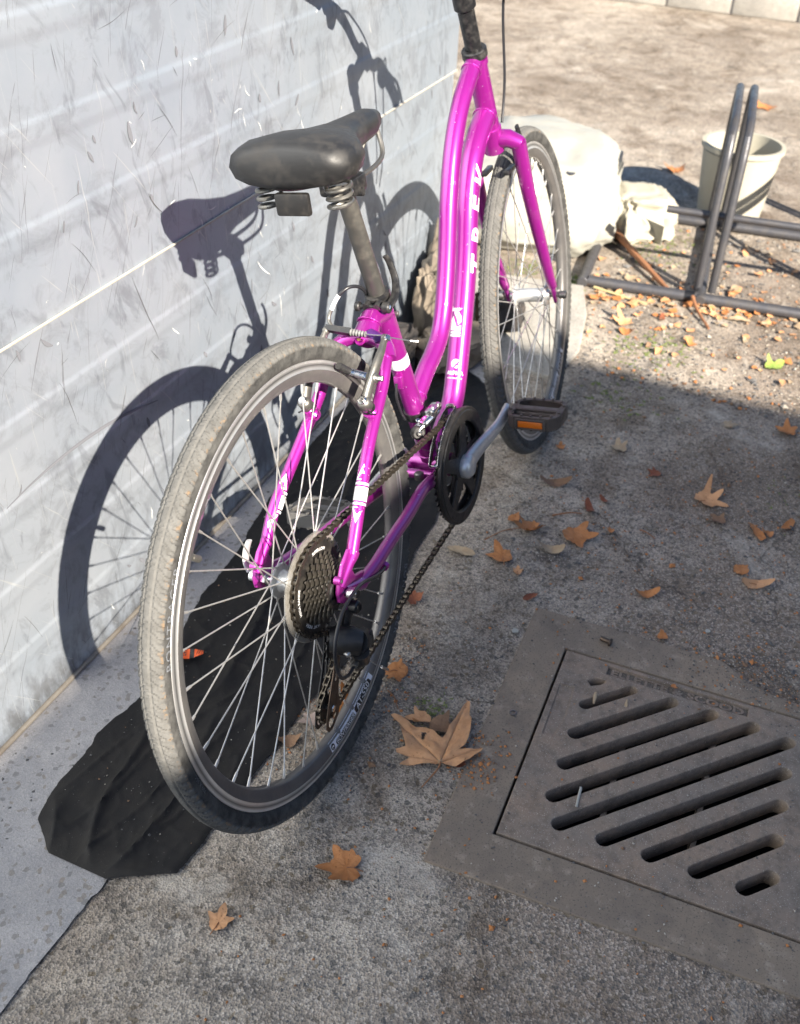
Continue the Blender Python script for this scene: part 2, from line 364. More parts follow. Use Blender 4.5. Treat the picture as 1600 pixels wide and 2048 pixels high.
# ------------------------------------------------------------------ mesh builder
class MB:
    def __init__(s): s.v = []; s.f = []; s.mi = []; s.cur = 0
    def add(s, vs, fs, X=None):
        o = len(s.v)
        for p in vs:
            p = Vector(p)
            s.v.append(X @ p if X is not None else p)
        for f in fs:
            s.f.append(tuple(i + o for i in f)); s.mi.append(s.cur)
        return s
    def box(s, c, d, X=None, bev=0.0):
        x, y, z = d[0] / 2, d[1] / 2, d[2] / 2
        if bev <= 0:
            vs = [(c[0] + a * x, c[1] + b * y, c[2] + e * z) for a in (-1, 1) for b in (-1, 1) for e in (-1, 1)]
            fs = [(0, 1, 3, 2), (4, 6, 7, 5), (0, 4, 5, 1), (2, 3, 7, 6), (0, 2, 6, 4), (1, 5, 7, 3)]
            return s.add(vs, fs, X)
        bm = bmesh.new()
        bmesh.ops.create_cube(bm, size=1)
        for v in bm.verts: v.co = Vector((c[0] + v.co.x * d[0], c[1] + v.co.y * d[1], c[2] + v.co.z * d[2]))
        bmesh.ops.bevel(bm, geom=bm.edges[:], offset=bev, segments=2, profile=0.5, affect='EDGES')
        bm.verts.index_update()
        s.add([v.co for v in bm.verts], [tuple(v.index for v in f.verts) for f in bm.faces], X)
        bm.free()
        return s
    def tube(s, pts, r, seg=12, cap=True, flat=None, X=None, closed=False):
        pts = [Vector(p) for p in pts]
        n = len(pts)
        rs = r if isinstance(r, (list, tuple)) else [r] * n
        T = []
        for i in range(n):
            a = pts[(i - 1) % n] if (i > 0 or closed) else pts[0]
            b = pts[(i + 1) % n] if (i < n - 1 or closed) else pts[-1]
            T.append((b - a).normalized())
        ref = Vector((0, 0, 1)) if abs(T[0].z) < 0.9 else Vector((0, 1, 0))
        if flat: ref = Vector(flat[2])
        N0 = (ref - T[0] * ref.dot(T[0])).normalized()
        vs = []; fs = []
        for i in range(n):
            N0 = (N0 - T[i] * N0.dot(T[i])).normalized()
            B = T[i].cross(N0)
            for k in range(seg):
                a = 2 * PI * k / seg
                fa, fb = (flat[0], flat[1]) if flat else (1, 1)
                if flat and isinstance(fa, (list, tuple)): fa = fa[i]
                if flat and isinstance(fb, (list, tuple)): fb = fb[i]
                vs.append(pts[i] + N0 * math.cos(a) * rs[i] * fa + B * math.sin(a) * rs[i] * fb)
        for i in range(n if closed else n - 1):
            for k in range(seg):
                a = i * seg + k; b = i * seg + (k + 1) % seg
                j = ((i + 1) % n) * seg
                fs.append((a, b, j + (k + 1) % seg, j + k))
        if cap and not closed:
            fs.append(tuple(range(seg - 1, -1, -1)))
            fs.append(tuple((n - 1) * seg + k for k in range(seg)))
        return s.add(vs, fs, X)
    def lathe(s, prof, o=(0, 0, 0), ax=(0, 1, 0), seg=32, X=None, closed=False, a0=0, a1=2 * PI):
        ax = Vector(ax).normalized(); o = Vector(o)
        ref = Vector((1, 0, 0)) if abs(ax.x) < 0.9 else Vector((0, 0, 1))
        u = (ref - ax * ref.dot(ax)).normalized(); w = ax.cross(u)
        full = abs(a1 - a0 - 2 * PI) < 1e-6
        m = seg if full else seg + 1
        vs = []; fs = []
        L = len(prof)
        for k in range(m):
            a = a0 + (a1 - a0) * k / seg
            d = u * math.cos(a) + w * math.sin(a)
            for (r, h) in prof: vs.append(o + d * r + ax * h)
        for k in range(seg):
            k2 = (k + 1) % m
            for i in range(L if closed else L - 1):
                j = (i + 1) % L
                fs.append((k * L + i, k * L + j, k2 * L + j, k2 * L + i))
        return s.add(vs, fs, X)
    def disc(s, o, ax, r, h, seg=20, bev=0.0, X=None):
        b = min(bev, r * .45, h * .45)
        return s.lathe([(0.0001, -h / 2), (r - b, -h / 2), (r, -h / 2 + b), (r, h / 2 - b), (r - b, h / 2), (0.0001, h / 2)], o, ax, seg, X)
    def build(s, name, mat, parent=None, label=None, smooth=35, kind=None, xf=None):
        me = bpy.data.meshes.new(name)
        me.from_pydata([tuple(p) for p in s.v], [], s.f)
        mats = mat if isinstance(mat, (list, tuple)) else [mat]
        for m_ in mats: me.materials.append(M[m_])
        if len(mats) > 1: me.polygons.foreach_set('material_index', s.mi)
        bm = bmesh.new(); bm.from_mesh(me)
        bmesh.ops.recalc_face_normals(bm, faces=bm.faces[:])
        bm.to_mesh(me); bm.free()
        if smooth:
            me.polygons.foreach_set('use_smooth', [True] * len(me.polygons))
            me.set_sharp_from_angle(angle=rad(smooth))
        o = bpy.data.objects.new(name, me)
        COL.objects.link(o)
        if parent: o.parent = parent
        if label: o['label'] = label
        if kind: o['kind'] = kind
        if xf is not None: o.matrix_basis = xf
        return o

def empty(name, parent=None, label=None, cat=None, group=None, xf=None):
    o = bpy.data.objects.new(name, None); COL.objects.link(o)
    o.empty_display_size = 0.05
    if parent: o.parent = parent
    if xf is not None: o.matrix_basis = xf
    tag(o, label, cat, group)
    return o
def tag(o, label=None, cat=None, group=None, kind=None):
    if label: o['label'] = label
    if cat: o['category'] = cat
    if group: o['group'] = group
    if kind: o['kind'] = kind
    return o
def inst(o, parent, xf, label=None):
    c = bpy.data.objects.new(o.name.split('.')[0], o.data)
    COL.objects.link(c); c.parent = parent; c.matrix_basis = xf
    if label: c['label'] = label
    return c
def frame(o, x, y, z=None):
    """matrix with local x,y axes given (z = cross)"""
    x = Vector(x).normalized(); y = Vector(y); y = (y - x * y.dot(x)).normalized(); z = x.cross(y)
    m = Matrix((x, y, z)).transposed().to_4x4(); m.translation = Vector(o)
    return m

_dg = None
def curve_mesh(cu):
    o = bpy.data.objects.new('tmp', cu); COL.objects.link(o)
    dg = bpy.context.evaluated_depsgraph_get()
    ev = o.evaluated_get(dg)
    me = ev.to_mesh()
    vs = [v.co.copy() for v in me.vertices]; fs = [tuple(p.vertices) for p in me.polygons]
    ev.to_mesh_clear()
    bpy.data.objects.remove(o); bpy.data.curves.remove(cu)
    return vs, fs
def plate(loops, thick, bev=0.0):
    """flat plate in local xy with holes, centred on z=0"""
    cu = bpy.data.curves.new('tmp', 'CURVE'); cu.dimensions = '2D'; cu.fill_mode = 'BOTH'
    cu.extrude = max(thick / 2 - bev, 0.00001); cu.bevel_depth = bev; cu.bevel_resolution = 1
    if bev: cu.offset = -bev
    for lp in loops:
        sp = cu.splines.new('POLY'); sp.points.add(len(lp) - 1)
        for i, p in enumerate(lp): sp.points[i].co = (p[0], p[1], 0, 1)
        sp.use_cyclic_u = True
    return curve_mesh(cu)
def text(s_, size, extrude=0.0, shear=0.0, offset=0.0, align='CENTER', space=1.0):
    cu = bpy.data.curves.new('tmp', 'FONT'); cu.body = s_; cu.size = size; cu.extrude = extrude
    cu.align_x = align; cu.align_y = 'CENTER'; cu.resolution_u = 3; cu.shear = shear; cu.offset = offset
    cu.space_character = space
    return curve_mesh(cu)
def circ(r, n=24, c=(0, 0), a0=0):
    return [(c[0] + r * math.cos(a0 + 2 * PI * i / n), c[1] + r * math.sin(a0 + 2 * PI * i / n)) for i in range(n)]
def stadium(a, b, r, n=8):
    a = Vector(a); b = Vector(b); d = (b - a).normalized(); t = math.atan2(d.y, d.x)
    out = []
    for i in range(n + 1): q = t - PI / 2 + PI * i / n; out.append((b.x + r * math.cos(q), b.y + r * math.sin(q)))
    for i in range(n + 1): q = t + PI / 2 + PI * i / n; out.append((a.x + r * math.cos(q), a.y + r * math.sin(q)))
    return out
def subdiv_long(vs, fs, maxlen):
    bm = bmesh.new()
    bv = [bm.verts.new(v) for v in vs]
    for f in fs:
        try: bm.faces.new([bv[i] for i in f])
        except ValueError: pass
    bmesh.ops.triangulate(bm, faces=bm.faces[:])
    for _ in range(4):
        es = [e for e in bm.edges if e.calc_length() > maxlen]
        if not es: break
        bmesh.ops.subdivide_edges(bm, edges=es, cuts=1)
        bmesh.ops.triangulate(bm, faces=bm.faces[:])
    bm.verts.index_update()
    out = [v.co.copy() for v in bm.verts], [tuple(v.index for v in f.verts) for f in bm.faces]
    bm.free()
    return out
def spline(pts, n=8):
    """catmull-rom through points"""
    P = [Vector(p) for p in pts]; out = []
    for i in range(len(P) - 1):
        p0 = P[max(i - 1, 0)]; p1 = P[i]; p2 = P[i + 1]; p3 = P[min(i + 2, len(P) - 1)]
        for k in range(n):
            t = k / n
            out.append(0.5 * ((2 * p1) + (p2 - p0) * t + (2 * p0 - 5 * p1 + 4 * p2 - p3) * t * t + (3 * p1 - p0 - 3 * p2 + p3) * t ** 3))
    out.append(P[-1])
    return out
def nz(x, y, z=0.0): return noise.noise(Vector((x, y, z)))
def fbm(x, y, z=0.0): return nz(x, y, z) + 0.5 * nz(x * 2.1, y * 2.1, z + 5) + 0.25 * nz(x * 4.3, y * 4.3, z + 9)

# ------------------------------------------------------------------ ground with the drain pit cut out
DR = rad(1.8)
DO = Vector((0.391, -0.262, 0.0))
DA = Vector((-math.cos(DR), -math.sin(DR), 0)); DB = Vector((math.sin(DR), -math.cos(DR), 0))
def dp(a, b, z=0.0): return DO + DA * a + DB * b + Vector((0, 0, z))
HOLE = (-0.03, 0.455, -0.03, 0.86)          # a0,a1,b0,b1
xs = [-60, -20, -6, -2.4] + [-1.2 + 0.06 * i for i in range(0, 81)] + [4.2, 6, 10, 20, 60, 150]
m = MB()
def gz(x, y):
    if abs(x) > 5 or abs(y) > 5: return 0.0
    e = 1.0
    return 0.004 * fbm(x * 1.3, y * 1.3) * min(1, max(0, (abs(y) - 0.12) * 4)) * (0 if (x < 0.62 and x > -0.3 and y < -0.05 and y > -1.4) else 1)
# outer sheet cut by the pit: polar strips around the pit rectangle, then a regular far sheet
a0, a1, b0, b1 = HOLE
ring0 = []
K = 24
for i in range(K): ring0.append((a0 + (a1 - a0) * i / K, b0))
for i in range(K): ring0.append((a1, b0 + (b1 - b0) * i / K))
for i in range(K): ring0.append((a1 - (a1 - a0) * i / K, b1))
for i in range(K): ring0.append((a0, b1 - (b1 - b0) * i / K))
ca, cb = (a0 + a1) / 2, (b0 + b1) / 2
scales = [0.0, 0.04, 0.10, 0.18, 0.28, 0.40, 0.55, 0.75, 1.0, 1.3, 1.7, 2.2, 3.0, 5.0, 10.0, 25.0, 80.0, 250.0]
vs = []; fs = []
for s_ in scales:
    for (a, b) in ring0:
        if s_ == 0: q = (a, b)
        else: q = (a + s_ * (1 if a >= ca else -1) * min(1, abs(a - ca) / ((a1 - a0) / 2)), b + s_ * (b - cb) / ((b1 - b0) / 2))
        if s_: q = (ca + (a - ca) * (1 + s_ / ((a1 - a0) / 2)), cb + (b - cb) * (1 + s_ / ((b1 - b0) / 2)))
        p = dp(*q)
        vs.append(p)
nr = len(ring0)
for j in range(len(scales) - 1):
    for i in range(nr):
        fs.append((j * nr + i, j * nr + (i + 1) % nr, (j + 1) * nr + (i + 1) % nr, (j + 1) * nr + i))
m.add(vs, fs)
ground = m.build('ground', 'yard_concrete', smooth=0, kind='structure')
pit = MB()
for (p, q) in (((a0, b0), (a1, b0)), ((a1, b0), (a1, b1)), ((a1, b1), (a0, b1)), ((a0, b1), (a0, b0))):
    o = len(pit.v)
    pit.add([dp(*p, 0), dp(*q, 0), dp(*q, -0.45), dp(*p, -0.45)], [(0, 1, 2, 3)])
pit.add([dp(a0, b0, -0.45), dp(a1, b0, -0.45), dp(a1, b1, -0.45), dp(a0, b1, -0.45)], [(0, 1, 2, 3)])
pit.build('drain_pit', 'pit_dark', smooth=0, kind='structure')

# pale concrete footing along the sheet wall
WY = 0.4853
m = MB()
nx, ny = 420, 6
vs = []; fs = []
for i in range(nx + 1):
    x = -2.6 + i * (4.0 / nx)
    for j in range(ny + 1):
        ye = 0.20 + 0.012 * nz(x * 5, 1.0) + 0.006 * nz(x * 21, 4.0) + 0.003 * nz(x * 60, 6.0)
        y = ye + (WY + 0.06 - ye) * j / ny
        vs.append((x, y, 0.004 + (0.0015 * fbm(x * 4, y * 4) if 0 < j < ny else 0)))
for i in range(nx):
    for j in range(ny):
        a = i * (ny + 1) + j
        fs.append((a, a + 1, a + ny + 2, a + ny + 1))
m.add(vs, fs)
m.build('concrete_footing', 'strip_concrete', kind='structure')
# pale paving slab behind the front wheel
slab = MB()
vs, fs = plate([[(1.32, 0.045), (1.50, 0.03), (1.72, 0.07), (1.90, 0.13), (1.845, 0.46), (1.36, 0.44)]], 0.02, 0.004)
slab.add([v + Vector((0, 0, 0.001)) for v in vs], fs)
slab.build('paving_slab', 'slab_concrete', kind='structure')

# ------------------------------------------------------------------ galvanised sheet wall
wall = empty('sheet_metal_wall', label='pale galvanised sheet metal wall with horizontal ribs and scratches behind the bicycle', cat='wall')
def rib(z):
    """depth profile towards -y of the ribbed sheet"""
    y = 0.0
    for k in range(0, 14):
        zc = 0.01 + 0.125 * k
        if k == 5: continue
        d = z - zc
        if -0.026 < d < 0.017:
            t = min(1, (0.017 - d) / 0.010) if d > 0.0 else min(1, (d + 0.026) / 0.018)
            y = max(y, 0.0017 * t * t * (3 - 2 * t))
    return y
def sheet(name, z0, z1, off, x0, x1, label=None):
    m = MB(); vs = []; fs = []
    nzs = max(8, int((z1 - z0) / 0.0027)); nxs = int((x1 - x0) / 0.045)
    for i in range(nxs + 1):
        x = x0 + (x1 - x0) * i / nxs
        for j in range(nzs + 1):
            z = z0 + (z1 - z0) * j / nzs
            dent = 0.0014 * fbm(x * 2.3, z * 2.1, 2) + 0.0007 * fbm(x * 7, z * 8, 4)
            vs.append((x, WY - off - rib(z) + dent, z))
    for i in range(nxs):
        for j in range(nzs):
            a = i * (nzs + 1) + j
            fs.append((a, a + 1, a + nzs + 2, a + nzs + 1))
    m.add(vs, fs)
    # back face and edges for real thickness
    m.box(((x0 + x1) / 2, WY + 0.016, (z0 + z1) / 2), (x1 - x0, 0.012, z1 - z0 - 0.004))
    return m.build(name, 'galv', wall, label, smooth=50)
sheet('sheet_panel', 0.012, 0.635, 0.0, -2.6, 1.62, 'lower ribbed sheet with the wheel shadow on it')
sheet('sheet_panel', 0.632, 1.30, 0.006, -2.6, 1.62, 'middle ribbed sheet overlapping the lower one')
sheet('sheet_panel', 1.297, 2.05, 0.012, -2.6, 1.62, 'upper ribbed sheet')
m = MB()
m.tube([(-2.6, WY - 0.0085, 0.6335), (1.62, WY - 0.0085, 0.6335)], 0.0022, 6)
m.tube([(-2.6, WY - 0.0145, 1.2985), (1.62, WY - 0.0145, 1.2985)], 0.0022, 6)
m.build('folded_edge', 'galv_edge', wall, 'bright folded lap edge catching the sun')
m = MB(); m.box((-0.49, WY - 0.003, 0.0075), (4.22, 0.009, 0.006), bev=0.0015)
m.build('base_flashing', 'old_edge', wall, 'weathered strip along the foot of the wall')
for x in (-2.6, -0.62, 1.60):
    m = MB(); m.box((x, WY + 0.055, 1.02), (0.05, 0.05, 2.04), bev=0.004)
    m.build('post', 'dark_steel', wall)
m = MB(); m.box((-0.49, WY + 0.01, 2.06), (4.26, 0.05, 0.02), bev=0.004)
m.build('top_rail', 'galv_edge', wall)
# scratches: thin curved scrapes a fraction of a millimetre proud of the metal
rs = random.Random(11)
def scrape(m, x, z, ang, L, w, bend, wob=0.0):
    n = 9; pts = []
    a = ang
    px, pz = x, z
    for i in range(n):
        pts.append((px, pz)); px += math.cos(a) * L / n; pz += math.sin(a) * L / n; a += bend / n + wob * rs.uniform(-1, 1)
    vs = []; fs = []
    for i, (qx, qz) in enumerate(pts):
        t = i / (n - 1); ww = w * (0.25 + 0.75 * math.sin(PI * min(1, max(0.02, t))))
        nxn, nzn = -math.sin(a), math.cos(a)
        off = 0.0012 if qz < 0.632 else (0.0062 + 0.0012 if qz < 1.297 else 0.0134)
        def yy(X_, Z_):
            return WY - off - rib(Z_) + 0.0014 * fbm(X_ * 2.3, Z_ * 2.1, 2) + 0.0007 * fbm(X_ * 7, Z_ * 8, 4)
        for sgn in (-1, 1):
            X_, Z_ = qx + nxn * ww * sgn, qz + nzn * ww * sgn
            vs.append((X_, yy(X_, Z_), Z_))
    for i in range(n - 1): fs.append((2 * i, 2 * i + 1, 2 * i + 3, 2 * i + 2))
    m.add(vs, fs)
ml, md, ms = MB(), MB(), MB()
for i in range(110):
    x, z = rs.uniform(-0.4, 1.5), rs.uniform(0.03, 1.15)
    scrape(ml, x, z, rs.uniform(0, 2 * PI), rs.choice([0.006, 0.010, 0.02, 0.03]), rs.uniform(0.0003, 0.0009), rs.uniform(-1.6, 1.6), 0.25)
for i in range(150):
    x, z = rs.uniform(-0.4, 1.5), rs.uniform(0.03, 1.15)
    scrape(md, x, z, rs.choice([-1.1, -1.3, 0.6, 0.4, 2.0]) + rs.uniform(-0.3, 0.3), rs.choice([0.02, 0.04, 0.08]), rs.uniform(0.00015, 0.0004), rs.uniform(-0.4, 0.4), 0.05)
for i in range(60):
    x, z = rs.uniform(-0.4, 1.5), rs.uniform(0.1, 1.15)
    scrape(ms, x, z, rs.uniform(-2.0, -0.9), rs.uniform(0.015, 0.04), rs.uniform(0.002, 0.005), rs.uniform(-0.9, 0.9))
# the marks that stand out in the picture
for (x, z, a, L, w, b) in ((0.245, 0.62, -1.25, 0.16, 0.0005, 0.1), (0.30, 0.735, -1.1, 0.06, 0.0007, 0.5), (0.05, 0.53, -1.2, 0.10, 0.0004, -0.3), (0.93, 0.56, -0.9, 0.06, 0.0003, 0.2)):
    scrape(md, x, z, a, L, w, b)
for (x, z, a, L, w, b) in ((0.62, 0.50, -0.9, 0.07, 0.0011, 0.35), (0.70, 0.40, -1.5, 0.06, 0.0007, 0.2), (0.335, 0.49, -0.9, 0.03, 0.0009, 0.2), (0.63, 0.57, -1.3, 0.04, 0.0006, 0.5), (0.58, 0.33, -1.9, 0.05, 0.0009, 0.4)):
    scrape(ml, x, z, a, L, w, b)
scrape(ms, -0.1, 0.40, 0.15, 0.42, 0.0035, -0.5)
ml.build('pale_scratches', 'scratch_light', wall, kind='stuff', smooth=0)
md.build('dark_scratches', 'scratch_dark', wall, kind='stuff', smooth=0)
ms.build('scuff_marks', 'scuff', wall, kind='stuff', smooth=0)

# ------------------------------------------------------------------ building behind the photographer: its roof edge shades the yard
bx, by, bh = -2.03, -4.39, 3.6
bld = empty('brick_building', label='low brick building standing behind the photographer, shading the yard', cat='building')
m = MB(); m.box((bx - 9.0, by - 3.0, bh / 2 - 0.06), (18.0 - 0.06, 6.0 - 0.06, bh - 0.12)); m.build('wall', 'building_wall', bld, smooth=0)
m = MB(); m.box((bx - 9.0, by - 3.0, bh - 0.06), (18.0, 6.0, 0.12)); m.build('roof', 'building_roof', bld, smooth=0)
m = MB(); m.box((bx - 2.2, by - 0.02, 1.05), (0.95, 0.05, 2.1), bev=0.01); dd = m.build('door', 'door_paint', bld)
m = MB(); m.tube([(bx - 1.85, by + 0.02, 1.0), (bx - 1.85, by + 0.05, 1.0), (bx - 1.95, by + 0.05, 1.0)], 0.01); m.build('handle', 'chrome', dd)
for wx in (bx - 4.4, bx - 6.4):
    m = MB(); m.box((wx, by - 0.02, 1.6), (1.3, 0.06, 1.1), bev=0.01); w = m.build('window', 'white_plastic', bld)
    m = MB(); m.box((wx, by + 0.016, 1.6), (1.16, 0.01, 0.96)); m.build('pane', 'glass_dark', w, smooth=0)

blocker = empty('sky_blocker', label='added unseen block right of the camera, cutting sky light on the metal wall', cat='blocker')  # added unseen box, roof and door: cuts sky light on the sheet wall
m = MB(); m.box((8.6, -8.1, 1.60), (14.6, 5.0, 3.2)); m.build('wall', 'building_wall', blocker, smooth=0)
m = MB(); m.box((8.6, -8.1, 3.27), (14.9, 5.2, 0.10)); m.build('roof', 'building_roof', blocker, smooth=0)
m = MB(); m.box((4.0, -5.57, 1.2), (2.4, 0.06, 2.4), bev=0.01); m.build('door', 'door_paint', blocker)

# ------------------------------------------------------------------ BICYCLE (local frame: x forward, y left, z up, leaning towards the wall)
LEAN = 0.17799
bike = empty('bicycle', label='magenta step-through hybrid bicycle leaning against the metal wall', cat='bicycle')
bike.rotation_euler = (-LEAN, 0, 0)
RW = 0.347
WB = 1.065
BB = Vector((0.4645, 0, 0.2757))
RY = Vector((0, 0, RW))
ang = rad(71)
perp = Vector((math.sin(ang), 0, math.cos(ang)))
sax = Vector((-math.cos(ang), 0, math.sin(ang)))
sbase = Vector((WB, 0, RW)) - perp * 0.045
ST = Matrix.Rotation(0.08327, 4, sax)
STEER = Matrix.Translation(sbase) @ ST @ Matrix.Translation(-sbase)      # bike-frame points (unsteered) -> steered
def on_steer(t, off=0.0): return sbase + sax * t

# --- tyre (shared mesh)
def make_tyre():
    NU, NV = 1440, 40
    rt = 0.0172; rc = RW - rt - 0.0012
    import numpy as np
    u = np.arange(NU) / NU * 2 * np.pi
    vv = np.arange(NV) / (NV - 1)
    phi = (vv - 0.5) * 2 * rad(140)          # angle across the casing, 0 = tread centre
    U, PH = np.meshgrid(u, phi, indexing='ij')
    s_ = U * RW                              # arc length
    w = PH * rt                              # lateral distance
    aw = np.abs(w)
    h = np.zeros_like(U)
    pitch = 2 * np.pi * RW / 150             # 14.5 mm
    side = np.where(w > 0, 0.5, 0.0)
    ph = ((s_ / pitch) + side) % 1.0
    # centre: nearly continuous ridge with angled sipes
    cen = aw < 0.0048
    sl = ((s_ - aw * 1.3) / (pitch / 2)) % 1.0
    h = np.where(cen, np.where((sl < 0.10) & (aw > 0.001), 0.0006, 0.0016), h)
    # mid blocks: chevrons
    mid = (aw >= 0.0056) & (aw < 0.0125)
    sl = ((s_ - aw * 1.1) / pitch + side) % 1.0
    h = np.where(mid & (sl < 0.80), 0.0016, h)
    inner = mid & (sl > 0.30) & (sl < 0.42) & (aw > 0.007) & (aw < 0.0115)
    h = np.where(inner, 0.0008, h)
    # shoulder knobs
    sh = (aw >= 0.0125) & (aw < 0.0215)
    sl = ((s_ - aw * 0.35) / (pitch) + side + 0.1) % 1.0
    h = np.where(sh & (sl < 0.62), 0.0021, h)
    sh2 = (aw >= 0.0215) & (aw < 0.0245)
    h = np.where(sh2 & (sl < 0.34), 0.0011, h)
    R_ = rt + h
    rr = rc + R_ * np.cos(PH)
    X = rr * np.cos(U); Z = rr * np.sin(U); Y = R_ * np.sin(PH) * 1.0
    V = np.stack([X, Y, Z], -1).reshape(-1, 3)
    i = np.arange(NU)[:, None]; j = np.arange(NV - 1)[None, :]
    a = i * NV + j; b = ((i + 1) % NU) * NV + j
    F = np.stack([a, b, b + 1, a + 1], -1).reshape(-1, 4)
    me = bpy.data.meshes.new('tyre')
    me.vertices.add(len(V)); me.vertices.foreach_set('co', V.astype('f').ravel())
    me.loops.add(F.size); me.loops.foreach_set('vertex_index', F.astype('i').ravel())
    me.polygons.add(len(F)); me.polygons.foreach_set('loop_start', np.arange(0, F.size, 4).astype('i'))
    me.update(calc_edges=True); me.validate()
    me.materials.append(M['tyre'])
    me.polygons.foreach_set('use_smooth', [True] * len(me.polygons))
    me.set_sharp_from_angle(angle=rad(28))
    return me
TY = make_tyre()
def polar(a, r, y): return Vector((r * math.cos(a), y, r * math.sin(a)))
def wrap_face(vs, a0, r0, y_of_r, sgn_u=1, sgn_v=-1):
    """text (u,v) -> right-hand face of a wheel; u along increasing angle*sgn_u, v towards hub when sgn_v<0"""
    out = []
    for v in vs:
        r = r0 + sgn_v * v.y
        a = a0 + sgn_u * v.x / r0
        out.append(polar(a, r, y_of_r(r)))
    return out
def tyre_y(r):
    rt = 0.0172 + 0.0004; rc = RW - 0.0172 - 0.0012
    c = max(-1, min(1, (r - rc) / rt)); return -rt * math.sqrt(max(0, 1 - c * c))
def rim_y(r):
    if r > 0.303: return -0.0126
    if r > 0.288: return -(0.0125 - 0.0040 * (0.302 - min(r, 0.302)) / 0.014)
    return -(0.0085 - 0.0033 * (0.288 - r) / 0.0028)
def add_label(parent, name, txt, size, mat, a0, r0, yf, su, sv, shear=0, proud=0.0003, offset=0, space=1.0, sx=1.0, label=None):
    vs, fs = text(txt, size, 0, shear, offset, space=space)
    vs = [Vector((v.x * sx, v.y, 0)) for v in vs]
    vs, fs = subdiv_long(vs, fs, 0.006)
    P = wrap_face(vs, a0, r0, lambda r: yf(r) - proud, su, sv)
    return MB().add(P, fs).build(name, mat, parent, label, smooth=0)

